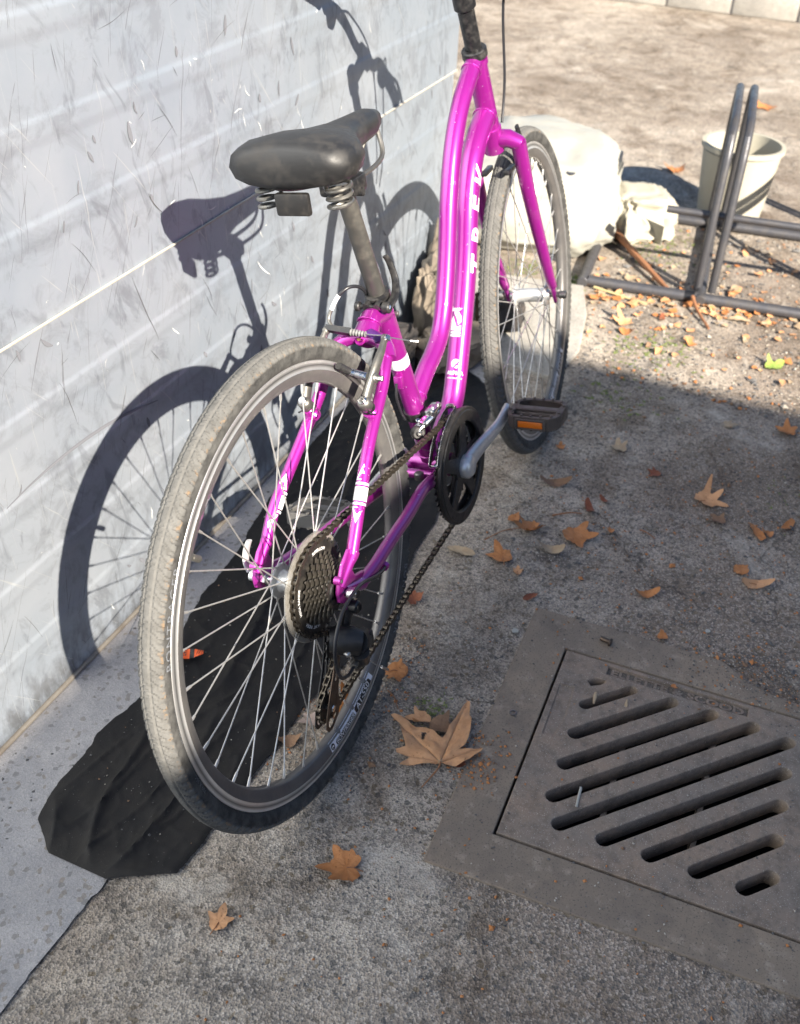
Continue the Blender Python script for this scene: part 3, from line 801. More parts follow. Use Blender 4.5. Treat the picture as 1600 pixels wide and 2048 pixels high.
def add_band(w, aa, hw, hh):
    vs = []; fs = []; n = 24
    for i in range(n + 1):
        u = -hw + 2 * hw * i / n
        for j in range(3):
            r = 0.2970 + hh * (j - 1) * (0.9 if i not in (0, n) else 0.5) + 0.0006
            vs.append(polar(aa + u / 0.2985, min(r, 0.3024), rim_y(r) - 0.0004))
    for i in range(n):
        for j in range(2): a = i * 3 + j; fs.append((a, a + 1, a + 4, a + 3))
    MB().add(vs, fs).build('sticker_band', 'decal_black', w, smooth=0)
def make_wheel(name, xf, label, flL, flR, rL, rR, rear):
    w = empty('wheel', bike, label, xf=xf)
    t = bpy.data.objects.new('tyre', TY); COL.objects.link(t); t.parent = w
    t['label'] = 'dusty treaded rubber tyre'
    m = MB()
    prof = [(0.3155, 0.0098), (0.3163, 0.0115), (0.3155, 0.0125), (0.3142, 0.0122), (0.3035, 0.0122), (0.3030, 0.0126)]
    for sg in (1, -1):
        m.lathe([(r, h * sg) for r, h in prof], seg=180)
    m.build('brake_track', 'rim_track', w, smooth=40)
    m = MB()
    m.lathe([(0.3029, 0.0126), (0.3022, 0.0125), (0.2880, 0.0085), (0.2852, 0.0052), (0.2846, 0.0), (0.2852, -0.0052), (0.2880, -0.0085), (0.3022, -0.0125), (0.3029, -0.0126)], seg=180)
    m.lathe([(0.3155, 0.0098), (0.309, 0.006), (0.308, 0), (0.309, -0.006), (0.3155, -0.0098)], seg=90)
    m.build('rim', 'rim_black', w, smooth=40)
    # hub
    m = MB()
    hl, hr = flL, -flR
    m.lathe([(0.0001, hl + .012), (0.008, hl + .012), (0.010, hl + .003), (rL + .004, hl + .0018), (rL + .005, hl), (rL + .004, hl - .0018), (0.017, hl - .004), (0.0145, hl - .012), (0.0145, hr + .012), (0.017, hr + .004), (rR + .004, hr + .0018), (rR + .005, hr), (rR + .004, hr - .0018), (0.012, hr - .003), (0.010, hr - .008), (0.0001, hr - .008)], seg=48)
    m.build('hub', 'alloy', w, smooth=35)
    # spokes: 36, three-cross
    nspk = 36
    names = 0
    mesh_cache = {}
    for k in range(nspk):
        side = 1 if k % 2 == 0 else -1
        lead = 1 if (k // 2) % 2 == 0 else -1
        ar = 2 * PI * (k + 0.5) / nspk + (rad(-89.9) % (2 * PI / nspk)) - PI / nspk
        key = (side, lead)
        if key not in mesh_cache:
            fl = (flL if side > 0 else -flR); rf = (rL if side > 0 else rR)
            da = rad(57) * lead
            p0 = polar(da, rf, fl + 0.0016 * lead * side)
            p1 = polar(0, 0.2735, 0.0024 * side)
            p2 = polar(0, 0.2865, 0.0018 * side)
            mm = MB()
            d = (p1 - p0)
            bend = p0 + Vector((0, -0.0026 * side * lead, 0))
            mm.tube([bend, p0, p0 + d * 0.02, p1], 0.00105, 8)
            mm.disc(bend, (0, 1, 0), 0.0019, 0.0012, 8)
            mm.tube([p1 - d.normalized() * 0.002, p1 + (p2 - p1) * .15, p2], [0.0017, 0.0020, 0.0020], 8)
            o = mm.build('spoke', 'spoke_steel', w, smooth=40)
            mesh_cache[key] = o.data
            o.matrix_basis = Matrix.Rotation(-ar, 4, 'Y')
        else:
            o = bpy.data.objects.new('spoke', mesh_cache[key]); COL.objects.link(o); o.parent = w
            o.matrix_basis = Matrix.Rotation(-ar, 4, 'Y')
    # valve
    va = PI - 0.7576 if rear else rad(70)
    d = Vector((math.cos(va), 0, math.sin(va)))
    m = MB(); m.tube([d * 0.291, d * 0.281, d * 0.2805, d * 0.262], [0.0042, 0.0040, 0.0034, 0.0034], 12)
    m.tube([d * 0.276, d * 0.2615, d * 0.259], [0.0046, 0.0046, 0.003], 12)
    m.build('valve', 'dull_alloy', w)
    # rim sticker wrapped on the sloping side, scalloped round the nipples
    A0, A1 = (rad(-96.5), rad(-66.5)) if rear else (rad(-72.5), rad(-47.5))
    if not rear: A0, A1 = rad(-78), rad(-48)
    for off_, lab in ((0, 'silver rim sticker'), ) if rear else ((0, 'silver rim sticker'),):
        m = MB(); vs = []; fs = []
        n = 150
        cuts = []
        base = (rad(-89.9)) 
        for q in range(-6, 8):
            cuts.append(base + q * 2 * PI / nspk)
        for i in range(n + 1):
            a = A0 + (A1 - A0) * i / n
            dmin = min(abs(a - c_) for c_ in cuts) * 0.29
            rin = 0.2862
            if dmin < 0.0042: rin = 0.2862 + math.sqrt(max(0, 0.0042 ** 2 - dmin ** 2)) * 1.2 + 0.0008
            for j in range(5):
                r = rin + (0.3019 - rin) * j / 4
                vs.append(polar(a, r, rim_y(r) - 0.00025))
        for i in range(n):
            for j in range(4):
                a = i * 5 + j; fs.append((a, a + 1, a + 6, a + 5))
        st = m.add(vs, fs).build('rim_sticker', 'decal_silver', w, lab, smooth=0)
        for tx, aa, sz, sh in (('AT-550', A0 + rad(22.5), 0.0150, 0.12), ('BONTRAGER', A0 + rad(9.6), 0.0100, 0.2)):
            hw = len(tx) * sz * (0.34 if tx[0] == 'A' else 0.36)
            add_band(w, aa, hw, sz * 0.44)
            add_label(w, 'sticker_outline', tx, sz, 'decal_black', aa, 0.2970, rim_y, 1, -1, sh, 0.0006, offset=0.0011 if sz > .012 else .0008, sx=1.05)
            add_label(w, 'sticker_lettering', tx, sz, 'decal_white', aa, 0.2970, rim_y, 1, -1, sh, 0.0008, sx=1.05, label='lettering ' + tx)
        add_label(w, 'sticker_lettering', 'ALLOY 6061-T6', 0.0032, 'decal_black', A0 + rad(26.5), 0.3006, rim_y, 1, -1, 0.1, 0.0005)
        ac = A0 + rad(1.3)
        for rad_, mat_, pr in ((0.0052, 'decal_black', .0006),):
            P = wrap_face([Vector((x, y, 0)) for x, y in circ(rad_, 24)], ac, 0.2955, lambda r: rim_y(r) - pr, 1, -1)
            MB().add(P, [tuple(range(24))]).build('sticker_emblem', mat_, w, smooth=0)
        for (cx, cy, ra, rb) in ((0.0008, 0.0006, 0.0021, 0.0015), (-0.0022, -0.0006, 0.0006, 0.0030)):
            P = wrap_face([Vector((cx + x * ra, cy + y * rb, 0)) for x, y in circ(1, 16)], ac, 0.2955, lambda r: rim_y(r) - 0.0009, 1, -1)
            MB().add(P, [tuple(range(16))]).build('sticker_emblem', 'decal_white', w, smooth=0)
    # raised tyre lettering on the right sidewall: reads clockwise, tops outward
    for q in (-27.0 - 13.4, 150.0):
        add_label(w, 'tyre_lettering', 'BONTRAGER', 0.0135, 'tyre_letter', rad(q), 0.3262, tyre_y, -1, 1, 0, 0.0005, space=1.25, sx=1.3)
    add_label(w, 'tyre_lettering', '700 X 35C', 0.0065, 'tyre_letter', rad(192), 0.3235, tyre_y, -1, 1, 0, 0.0005, space=1.3)
    add_label(w, 'tyre_lettering', 'INFLATE TO 50-70 PSI', 0.0045, 'tyre_letter', rad(174), 0.3222, tyre_y, -1, 1, 0, 0.0005, space=1.2)
    return w

rearw = make_wheel('rear', Matrix.Translation(RY), 'rear wheel with dusty tyre, silver brake track and black rim', 0.035, 0.0175, 0.0215, 0.0215, True)
frontw = make_wheel('front', STEER @ Matrix.Translation((WB, 0, RW)), 'front wheel with dusty tyre, lower part in shade', 0.034, 0.034, 0.019, 0.019, False)

# --- quick release skewers / axles
m = MB()
m.tube([RY + Vector((0, 0.080, 0)), RY + Vector((0, -0.076, 0))], 0.0045, 12)
m.disc(RY + Vector((0, -0.0815, 0)), (0, 1, 0), 0.0088, 0.016, 24, 0.0025)
m.disc(RY + Vector((0, 0.077, 0)), (0, 1, 0), 0.0105, 0.014, 24, 0.002)
m.disc(RY + Vector((0, 0.060, 0)), (0, 1, 0), 0.010, 0.009, 6, 0.001)
m.disc(RY + Vector((0, -0.064, 0)), (0, 1, 0), 0.010, 0.006, 6, 0.001)
sk = m.build('rear_axle_skewer', 'chrome', bike)
m = MB(); m.disc(RY + Vector((0, -0.0897, 0)), (0, 1, 0), 0.0058, 0.0008, 20); m.build('nut_cap', 'black_plastic', sk)
m = MB()
pts = spline([RY + Vector((0.002, 0.086, 0.006)), RY + Vector((0.006, 0.0915, 0.020)), RY + Vector((0.012, 0.091, 0.036)), RY + Vector((0.017, 0.086, 0.050))], 6)
m.tube(pts, [0.0062 + 0.001 * math.sin(i / len(pts) * PI) for i in range(len(pts))], 12, flat=(1.0, 0.45, (1, 0, 0)))
m.build('quick_release_lever', 'alloy', sk)
m = MB()
FX = Vector((WB, 0, RW))
m.tube([FX + Vector((0, 0.068, 0)), FX + Vector((0, -0.068, 0))], 0.0045, 12)
m.disc(FX + Vector((0, -0.070, 0)), (0, 1, 0), 0.0085, 0.016, 20, 0.002)
m.disc(FX + Vector((0, 0.066, 0)), (0, 1, 0), 0.0095, 0.012, 20, 0.002)
m.build('front_axle_skewer', 'dull_alloy', bike, xf=STEER)
m = MB(); m.tube(spline([FX + Vector((0, 0.075, 0)), FX + Vector((-0.02, 0.08, -0.012)), FX + Vector((-0.05, 0.078, -0.02))], 5), 0.006, 10, flat=(1, .5, (0, 0, 1)))
m.build('front_quick_release_lever', 'black_alloy', bike, xf=STEER)

# --- FRAME
frame_o = None
seat_top = Vector((0.3535, 0, 0.630)); sdir = (seat_top - BB).normalized()
m = MB()
m.tube([BB + Vector((0, 0.036, 0)), BB + Vector((0, -0.036, 0))], 0.0215, 32)
frame_o = m.build('frame', 'paint', bike, 'magenta lacquered aluminium frame', smooth=40)
m = MB(); m.tube([BB + sdir * 0.015, BB + sdir * 0.1, BB + sdir * 0.20, BB + sdir * 0.30, seat_top + sdir * 0.004], [0.0172, 0.0168, 0.0165, 0.0165, 0.0170], 32)
seat_tube = m.build('seat_tube', 'paint', frame_o, smooth=40)
TT = spline([(0.424, 0, 0.414), (0.452, 0, 0.429), (0.488, 0, 0.447), (0.522, 0, 0.459), (0.554, 0, 0.476), (0.578, 0, 0.502), (0.600, 0, 0.540), (0.626, 0, 0.600), (0.660, 0, 0.690), (0.70, 0, 0.765), (0.755, 0, 0.825), (0.829, 0, 0.872)], 6)
m = MB(); m.tube(TT, 0.0160, 28); top_tube = m.build('top_tube', 'paint', frame_o, smooth=40)
DT = spline([(BB.x, 0, BB.z), (0.530, 0, 0.305), (0.578, 0, 0.331), (0.610, 0, 0.372), (0.645, 0, 0.432), (0.682, 0, 0.500), (0.712, 0, 0.570), (0.740, 0, 0.650), (0.775, 0, 0.713), (0.82, 0, 0.752), (0.868, 0, 0.777)], 6)
m = MB(); m.tube(DT, 0.0203, 32); down_tube = m.build('down_tube', 'paint', frame_o, smooth=40)
ht0 = on_steer(0.43); ht1 = on_steer(0.575)
m = MB(); m.tube([ht0, ht0 + sax * .01, ht0 + sax * .012, ht1 - sax * .012, ht1 - sax * .01, ht1], [0.021, 0.021, 0.0185, 0.0185, 0.021, 0.021], 32); m.build('head_tube', 'paint', frame_o)
# seat stays: a short wishbone from the seat tube, arching over the tyre
wis = BB + sdir * 0.345
for sg, pts in ((-1, [(0.292, -0.034, 0.589), (0.268, -0.045, 0.580), (0.246, -0.050, 0.566), (0.222, -0.053, 0.546), (0.150, -0.059, 0.497), (0.098, -0.064, 0.450), (0.066, -0.067, 0.418), (0.036, -0.068, 0.383)]),
                (1, [(0.292, 0.034, 0.589), (0.268, 0.045, 0.577), (0.246, 0.050, 0.558), (0.226, 0.052, 0.534), (0.165, 0.058, 0.490), (0.108, 0.063, 0.452), (0.066, 0.067, 0.422), (0.032, 0.068, 0.386)])):
    m = MB()
    sp = spline(pts, 6)
    m.tube(sp, [0.0098 if i < 8 else 0.0092 for i in range(len(sp))], 20)
    # tapered end and dropout tab
    e = Vector(pts[-1]); dd = Vector((-0.006, sg * 0.0675, RW + 0.012)) 
    m.tube([e - (dd - e) * 0.15, e, e + (dd - e) * 0.25, dd], [0.0098, 0.0098, 0.0075, 0.0065], 14)
    st_ = m.build('seat_stay', 'paint', frame_o, 'right seat stay' if sg < 0 else 'left seat stay', smooth=40)
# monostay block and arch plate
m = MB()
m.tube([wis + Vector((0.002, 0, 0.0)), Vector((0.318, 0, 0.612)), Vector((0.299, 0, 0.598)), Vector((0.287, 0, 0.592))], [0.0165, 0.0165, 0.018, 0.019], 20, flat=(1, 1.05, (0, 0, 1)))
arch = spline([(0.262, 0.050, 0.572), (0.280, 0.038, 0.588), (0.287, 0.015, 0.597), (0.287, -0.015, 0.597), (0.280, -0.038, 0.590), (0.262, -0.050, 0.577)], 6)
m.tube(arch, [0.0105] * len(arch), 16, flat=(1.0, 1.15, (0, 0, 1)))
m.build('seat_stay_wishbone', 'paint', frame_o, 'wishbone joining the seat stays over the tyre')
m = MB(); m.lathe([(0.0035, 0.0), (0.0045, 0.0015), (0.0075, 0.002), (0.0085, 0.0)], (0.2765, 0.0, 0.597), (-0.75, 0, 0.66), 24)
m.tube([Vector((0.279, 0, 0.599)), Vector((0.2765, 0, 0.597))], 0.0068, 18); m.build('brake_bridge_boss', 'paint', frame_o)
m = MB(); m.disc((0.2735, 0.0, 0.6005), (-0.75, 0, 0.66), 0.0034, 0.0006, 16); m.build('boss_hole', 'brass', frame_o)
m = MB(); m.tube(spline([(0.283, -0.012, 0.6085), (0.281, -0.022, 0.605), (0.277, -0.032, 0.6015), (0.272, -0.037, 0.598)], 4), 0.0085, 12, flat=(.35, 1.2, (0, 0, 1)))
m.build('purple_marking', 'decal_purple', frame_o, 'dark purple patch of tape on the wishbone')
# chain stays
for sg, pts in ((-1, [(0.432, -0.030, 0.278), (0.395, -0.036, 0.288), (0.330, -0.043, 0.306), (0.251, -0.052, 0.311), (0.160, -0.060, 0.318), (0.095, -0.066, 0.322), (0.045, -0.068, 0.328)]),
                (1, [(0.432, 0.030, 0.278), (0.395, 0.036, 0.284), (0.330, 0.043, 0.292), (0.251, 0.052, 0.301), (0.160, 0.060, 0.312), (0.095, 0.066, 0.322), (0.045, 0.068, 0.334)])):
    m = MB(); sp = spline(pts, 6); L_ = len(sp)
    fa = [1.15 - 0.25 * i / L_ for i in range(L_)]
    m.tube(sp, [0.0105] * L_, 20, flat=(fa, 0.95, (0, 0, 1)))
    e = Vector(pts[-1]); dd = Vector((0.004, sg * 0.0675, RW))
    m.tube([e - (dd - e) * 0.1, e, e + (dd - e) * 0.35, dd], [0.0105, 0.0105, 0.008, 0.007], 14)
    m.build('chain_stay', 'paint', frame_o, 'right chain stay in shade' if sg < 0 else 'left chain stay, partly sunlit')
m = MB(); m.tube([(0.405, 0.034, 0.287), (0.405, -0.034, 0.287)], 0.0085, 16)
m.build('stay_bridge', 'paint', frame_o)
m = MB(); m.disc((0.385, -0.012, 0.296), (0.1, 0, 1), 0.0085, 0.014, 20, 0.002); m.lathe([(0.0045, 0.0074), (0.0045, 0.002), (0.0001, 0.002)], (0.385, -0.012, 0.296), (0.1, 0, 1), 6)
m.build('kickstand_bolt', 'dull_alloy', frame_o)
# dropouts
for sg in (-1, 1):
    m = MB()
    lp = [(0.048, -0.014), (0.028, -0.022), (0.006, -0.018), (-0.006, -0.016), (-0.017, -0.006), (-0.017, 0.010), (-0.010, 0.022), (0.006, 0.040), (0.030, 0.052), (0.038, 0.046), (0.026, 0.024), (0.034, 0.004), (0.060, -0.006)]
    vs, fs = plate([lp, circ(0.0052, 16)], 0.006, 0.001)
    X = Matrix.Translation((0, sg * 0.0675, RW)) @ Matrix.Rotation(PI / 2, 4, 'X')
    m.add(vs, fs, X)
    m.disc((-0.009, sg * 0.0675, RW + 0.026), (0, 1, 0), 0.0062, 0.010, 16, 0.001)
    if sg < 0:
        m.add(*plate([stadium((0.004, -0.016), (0.004, -0.030), 0.009)], 0.006, 0.001), X)
    dr = m.build('dropout', 'paint', frame_o, 'right dropout with hanger' if sg < 0 else 'left dropout')
    m = MB(); m.disc((-0.009, sg * 0.0737, RW + 0.026), (0, 1, 0), 0.0030, 0.0014, 6); m.disc((-0.010, sg * 0.068, RW - 0.014), (1, 0, 0.3), 0.003, 0.003, 8)
    m.build('eyelet_bolt', 'dull_alloy', frame_o)
# brake bosses on the stays
for sg, p in ((-1, Vector((0.185, -0.0505, 0.530))), (1, Vector((0.189, 0.0505, 0.515)))):
    m = MB(); m.disc(p, (-0.55, 0, 0.8), 0.0115, 0.016, 22, 0.003); m.disc(p + Vector((-0.008, 0, 0.010)), (-0.55, 0, 0.8), 0.0085, 0.012, 18, 0.001)
    m.build('brake_boss', 'paint', frame_o)
# weld beads where the tubes meet
def weld(p, d, r, wave=0.0006):
    d = Vector(d).normalized(); u = d.orthogonal().normalized(); w_2 = d.cross(u); n = 72
    m = MB(); m.tube([Vector(p) + (u * math.cos(2 * PI * i / n) + w_2 * math.sin(2 * PI * i / n)) * (r + wave * math.sin(i * 2.4)) for i in range(n)], 0.0017, 6, closed=True)
    return m.build('weld_bead', 'paint', frame_o, smooth=80)
weld((0.4395, 0, 0.4225), (0.9, 0, 0.5), 0.0163); weld(BB + sdir * 0.030, sdir, 0.0173); weld(DT[3], DT[4] - DT[3], 0.0206)
weld(DT[-3], DT[-1] - DT[-3], 0.0206); weld(TT[-3], TT[-1] - TT[-3], 0.0163); weld((0.312, 0, 0.608), (0.8, 0, 0.55), 0.0178)
# small guides
m = MB(); m.tube([(0.112, -0.072, 0.309), (0.120, -0.0725, 0.3085)], 0.0062, 14); m.tube([(0.116, -0.062, 0.311), (0.116, -0.072, 0.309)], 0.003, 8)
m.build('cable_stop', 'paint', frame_o)
m = MB(); m.disc(wis + Vector((0.01, -0.0185, -0.005)), (0.2, -1, 0.1), 0.0042, 0.005, 12, .001); m.disc(wis + Vector((-0.012, 0.0185, -0.005)), (0.2, 1, 0.1), 0.0042, 0.005, 12, .001)
m.build('rack_bolt', 'dull_alloy', frame_o)
m = MB(); m.box((0.378, -0.002, 0.478), (0.012, 0.014, 0.022), bev=0.002); m.build('cable_guide_tab', 'paint', frame_o)
m = MB(); m.tube(spline([(0.372, 0.0, 0.478), (0.366, 0.0, 0.455), (0.374, 0, 0.425), (0.385, 0.0, 0.405)], 5), 0.0024, 8); m.build('frame_cable', 'cable_housing', frame_o)

# ring bands and diamond decals
def band(parent, p, d, r, w, mat, name='band'):
    m = MB(); d = Vector(d).normalized(); p = Vector(p)
    m.tube([p - d * w / 2, p + d * w / 2], r, 32, cap=False)
    return m.build(name, mat, parent, smooth=60)
def on_st(t): return BB + sdir * t
band(frame_o, BB + sdir * 0.248, sdir, 0.01672, 0.021, 'decal_silver', 'seat_tube_band')
band(frame_o, BB + sdir * 0.248, sdir, 0.01690, 0.0175, 'decal_white', 'seat_tube_band')
def tube_patch(parent, name, p, axis, r, ang0, shape, mat, label=None):
    """shape: list of (vs,fs) planar (u,v); u wraps, v along the axis; ang0 measured from -x direction towards -y"""
    vs, fs = shape; ax = Vector(axis).normalized()
    b = Vector((-1, 0, 0)); b = (b - ax * b.dot(ax)).normalized(); c_ = Vector((0, -1, 0))
    c_ = (c_ - ax * c_.dot(ax)).normalized()
    vs, fs = subdiv_long(vs, fs, 0.004)
    P = []
    for v in vs:
        a = ang0 + v.x / r
        P.append(Vector(p) + ax * v.y + (b * math.cos(a) + c_ * math.sin(a)) * r)
    return MB().add(P, fs).build(name, mat, parent, label, smooth=0)
def poly(pts): return [Vector((p[0], p[1], 0)) for p in pts], [tuple(range(len(pts)))]
for sg, p0, p1 in ((-1, Vector((0.1145, -0.0622, 0.4655)), Vector((0.0735, -0.0663, 0.4262))), (1, Vector((0.0985, 0.0637, 0.4455)), Vector((0.052, 0.0674, 0.4075)))):
    ax = (p0 - p1).normalized(); c0 = (p0 + p1) / 2
    band(frame_o, c0 + ax * 0.002, ax, 0.00965, 0.020, 'decal_white', 'stay_band')
    for q in (0.0165, -0.0125): band(frame_o, c0 + ax * q, ax, 0.00958, 0.0035, 'decal_silver', 'stay_band')
    for q, s2 in ((0.021, 1), (-0.017, -1)):
        rr_ = 0.0096
        tube_patch(frame_o, 'stay_decal', c0 + ax * q, ax, rr_, rad(20), poly([(-0.009, 0), (0.009, 0), (0, s2 * 0.024)]), 'decal_silver')
        tube_patch(frame_o, 'stay_decal', c0 + ax * q, ax, rr_ + .0002, rad(20), poly([(-0.0065, s2 * 0.002), (0.0065, s2 * 0.002), (0, s2 * 0.012)]), 'paint')
        tube_patch(frame_o, 'stay_decal', c0 + ax * q, ax, rr_ + .0004, rad(20), poly([(-0.0028, s2 * 0.010), (0.0028, s2 * 0.010), (0, s2 * 0.016)]), 'decal_white')
# down tube graphics
def DTat(z):
    for i in range(len(DT) - 1):
        if DT[i].z <= z <= DT[i + 1].z:
            t = (z - DT[i].z) / (DT[i + 1].z - DT[i].z)
            return DT[i].lerp(DT[i + 1], t), (DT[i + 1] - DT[i]).normalized()
A_C = rad(12)
p, ax = DTat(0.392)
rD = 0.02045
half = [(0.0085 * math.cos(a), 0.0085 * math.sin(a)) for a in [rad(50 + 180 * i / 20) for i in range(21)]]
tube_patch(frame_o, 'emblem', p, ax, rD, A_C, poly(half), 'decal_white', 'round white emblem on the down tube')
tube_patch(frame_o, 'emblem', p, ax, rD, A_C, poly([(0.0070, 0.0020), (0.0072, -0.0008), (0.0040, -0.0008)]), 'decal_white')
tube_patch(frame_o, 'emblem', p, ax, rD, A_C, poly([(0.0070, -0.0028), (0.0045, -0.0066), (0.0010, -0.0080), (-0.0020, -0.0070), (0.0020, -0.0028)]), 'decal_white')
def ttext(s_, size, off=0.0, sx=1.0, shear=0, space=1.0):
    vs, fs = text(s_, size, 0, shear, off, space=space); return [Vector((v.x * sx, v.y, 0)) for v in vs], fs
p, ax = DTat(0.377)
tube_patch(frame_o, 'tube_lettering', p, ax, rD, A_C, ttext('ALPHA', 0.0085, 0.0004, 1.25), 'decal_white', 'white ALPHA lettering')
p, ax = DTat(0.369)
tube_patch(frame_o, 'tube_lettering', p, ax, rD, A_C, ttext('GOLD ALUMINUM', 0.0030, 0.0001, 1.2), 'decal_white')
p, ax = DTat(0.462)
for q in ([(-0.011, 0.030), (0.011, 0.030), (0.011, 0.0285), (-0.011, 0.0285)], [(-0.011, 0.026), (0.000, 0.021), (0.009, 0.027), (0.011, 0.020), (0.004, 0.014), (0.010, 0.006), (0.011, -0.004), (0.006, -0.010), (0.002, 0.002), (-0.004, 0.010), (-0.004, 0.015), (-0.011, 0.014)],
          [(-0.011, -0.002), (-0.006, 0.006), (-0.001, -0.006), (0.003, -0.014), (0.011, -0.010), (0.011, -0.020), (-0.011, -0.020)], [(-0.011, -0.022), (0.011, -0.022), (0.011, -0.0255), (-0.011, -0.0255)], [(-0.011, -0.027), (0.011, -0.027), (0.011, -0.031), (-0.011, -0.031)]):
    tube_patch(frame_o, 'warranty_sticker', p, ax, rD, A_C - rad(22), poly(q), 'decal_white', 'white graphic sticker on the down tube')
# big maker's lettering up the down tube
for z, ch in ((0.548, 'T'), (0.598, 'R'), (0.646, 'E'), (0.690, 'K')):
    p, ax = DTat(z)
    vs, fs = ttext(ch, 0.045, 0.001, 1.2, 0.2)
    vs = [Vector((-v.y + 0.0, v.x, 0)) for v in vs]
    tube_patch(frame_o, 'tube_lettering', p, ax, rD, rad(100), (vs, fs), 'decal_white')

# --- seat post, clamp, saddle
m = MB(); m.tube([seat_top - sdir * 0.03, seat_top + sdir * 0.188], 0.0137, 28)
seat_post = m.build('seat_post', 'seatpost_alloy', bike, 'scuffed grey alloy seat post')
m = MB(); m.tube([seat_top - sdir * 0.004, seat_top - sdir * 0.003, seat_top + sdir * 0.013, seat_top + sdir * 0.014], [0.018, 0.0195, 0.0195, 0.018], 32)
ck = seat_top + sdir * 0.005
bk = Vector((-math.sin(math.acos(-sdir.x)), 0, 0)); bk = Vector((-1, 0, 0)) - sdir * Vector((-1, 0, 0)).dot(sdir); bk.normalize()
for sg in (-1, 1):
    c_ = ck + bk * 0.024 + Vector((0, sg * 0.009, 0))
    m.tube([ck + bk * 0.014 + Vector((0, sg * 0.009, 0)), c_ + bk * 0.004], 0.0082, 14, flat=(1, .7, tuple(sdir)))
m.tube([ck + bk * 0.024 + Vector((0, -0.022, 0)), ck + bk * 0.024 + Vector((0, 0.024, 0))], 0.0035, 10)
m.disc(ck + bk * 0.024 + Vector((0, 0.024, 0)), (0, 1, 0), 0.0078, 0.008, 20, 0.0015)
clampo = m.build('seat_clamp', 'black_alloy', bike, 'black quick release seat clamp')
m = MB(); m.disc(ck + bk * 0.024 + Vector((0, -0.024, 0)), (0, 1, 0), 0.0088, 0.013, 20, 0.002)
lv = spline([ck + bk * 0.022 + Vector((0, -0.026, 0)), ck + bk * 0.006 + Vector((0, -0.031, 0.006)), ck - bk * 0.012 + Vector((0, -0.027, 0.020)), ck - bk * 0.014 + Vector((0, -0.020, 0.045)), ck - bk * 0.010 + Vector((0, -0.016, 0.058))], 6)
m.tube(lv, [0.0068 - 0.0028 * i / len(lv) for i in range(len(lv))], 12, flat=(1.1, .55, (0, 1, 0)))
m.build('clamp_lever', 'black_alloy', clampo)
m = MB(); m.disc(ck + bk * 0.027 + Vector((0, -0.0285, 0.003)), (-.6, -1, .4), 0.0042, 0.004, 16, 0.001); m.build('clamp_bolt', 'chrome', clampo)
SAD = Matrix.Translation((0.0, 0, 0.0))
sad = MB(); vs = []; fs = []
secs = [(0.090, 0.060, 0.872, 0.835), (0.100, 0.082, 0.880, 0.822), (0.130, 0.090, 0.884, 0.815), (0.165, 0.082, 0.880, 0.818), (0.205, 0.055, 0.872, 0.822), (0.245, 0.032, 0.868, 0.822), (0.290, 0.023, 0.866, 0.822), (0.335, 0.020, 0.864, 0.824), (0.358, 0.014, 0.858, 0.832), (0.364, 0.005, 0.852, 0.842)]
for (x, w, zt, zb) in secs:
    for k in range(16):
        a = 2 * PI * k / 16
        y = w * math.cos(a); s1 = math.sin(a)
        z = (zt + zb) / 2 + (zt - zb) / 2 * (abs(s1) ** 0.7) * (1 if s1 > 0 else -1)
        vs.append((x, y, z))
for i in range(len(secs) - 1):
    for k in range(16): fs.append((i * 16 + k, i * 16 + (k + 1) % 16, (i + 1) * 16 + (k + 1) % 16, (i + 1) * 16 + k))
fs.append(tuple(range(16))); fs.append(tuple((len(secs) - 1) * 16 + k for k in range(16)))
saddle = sad.add(vs, fs).build('saddle', 'saddle_vinyl', bike, 'black vinyl saddle', smooth=60)
m = MB()
ph = seat_top + sdir * 0.155
for sg in (-1, 1):
    m.tube(spline([(0.115, sg * 0.045, 0.828), (0.15, sg * 0.03, 0.808), (ph.x - 0.07, sg * 0.022, 0.793), (0.33, sg * 0.020, 0.797), (0.352, sg * 0.008, 0.83)], 6), 0.0036, 10)
m.build('saddle_rail', 'dull_alloy', saddle)
m = MB(); cx_ = ph.x - 0.0655; m.box((cx_, 0, ph.z + 0.008), (0.045, 0.056, 0.026), bev=0.006); m.tube([(cx_, -0.03, ph.z - .002), (cx_, 0.03, ph.z - .002)], 0.006, 12); m.build('saddle_clamp', 'black_alloy', saddle)
saddle.location = (0.055, 0, 0.035)
for sg in (-1, 1):
    m = MB(); h = [Vector((0.135 + 0.016 * math.cos(a * 0.5), sg * 0.052 + 0.016 * math.sin(a * 0.5), 0.788 + 0.036 * a / 44)) for a in range(45)]
    m.tube(h, 0.0028, 8); m.build('saddle_spring', 'dull_alloy', saddle)
m = MB(); m.box((0.105, 0, 0.802), (0.010, 0.05, 0.03), bev=0.004); m.build('saddle_reflector', 'black_plastic', saddle)

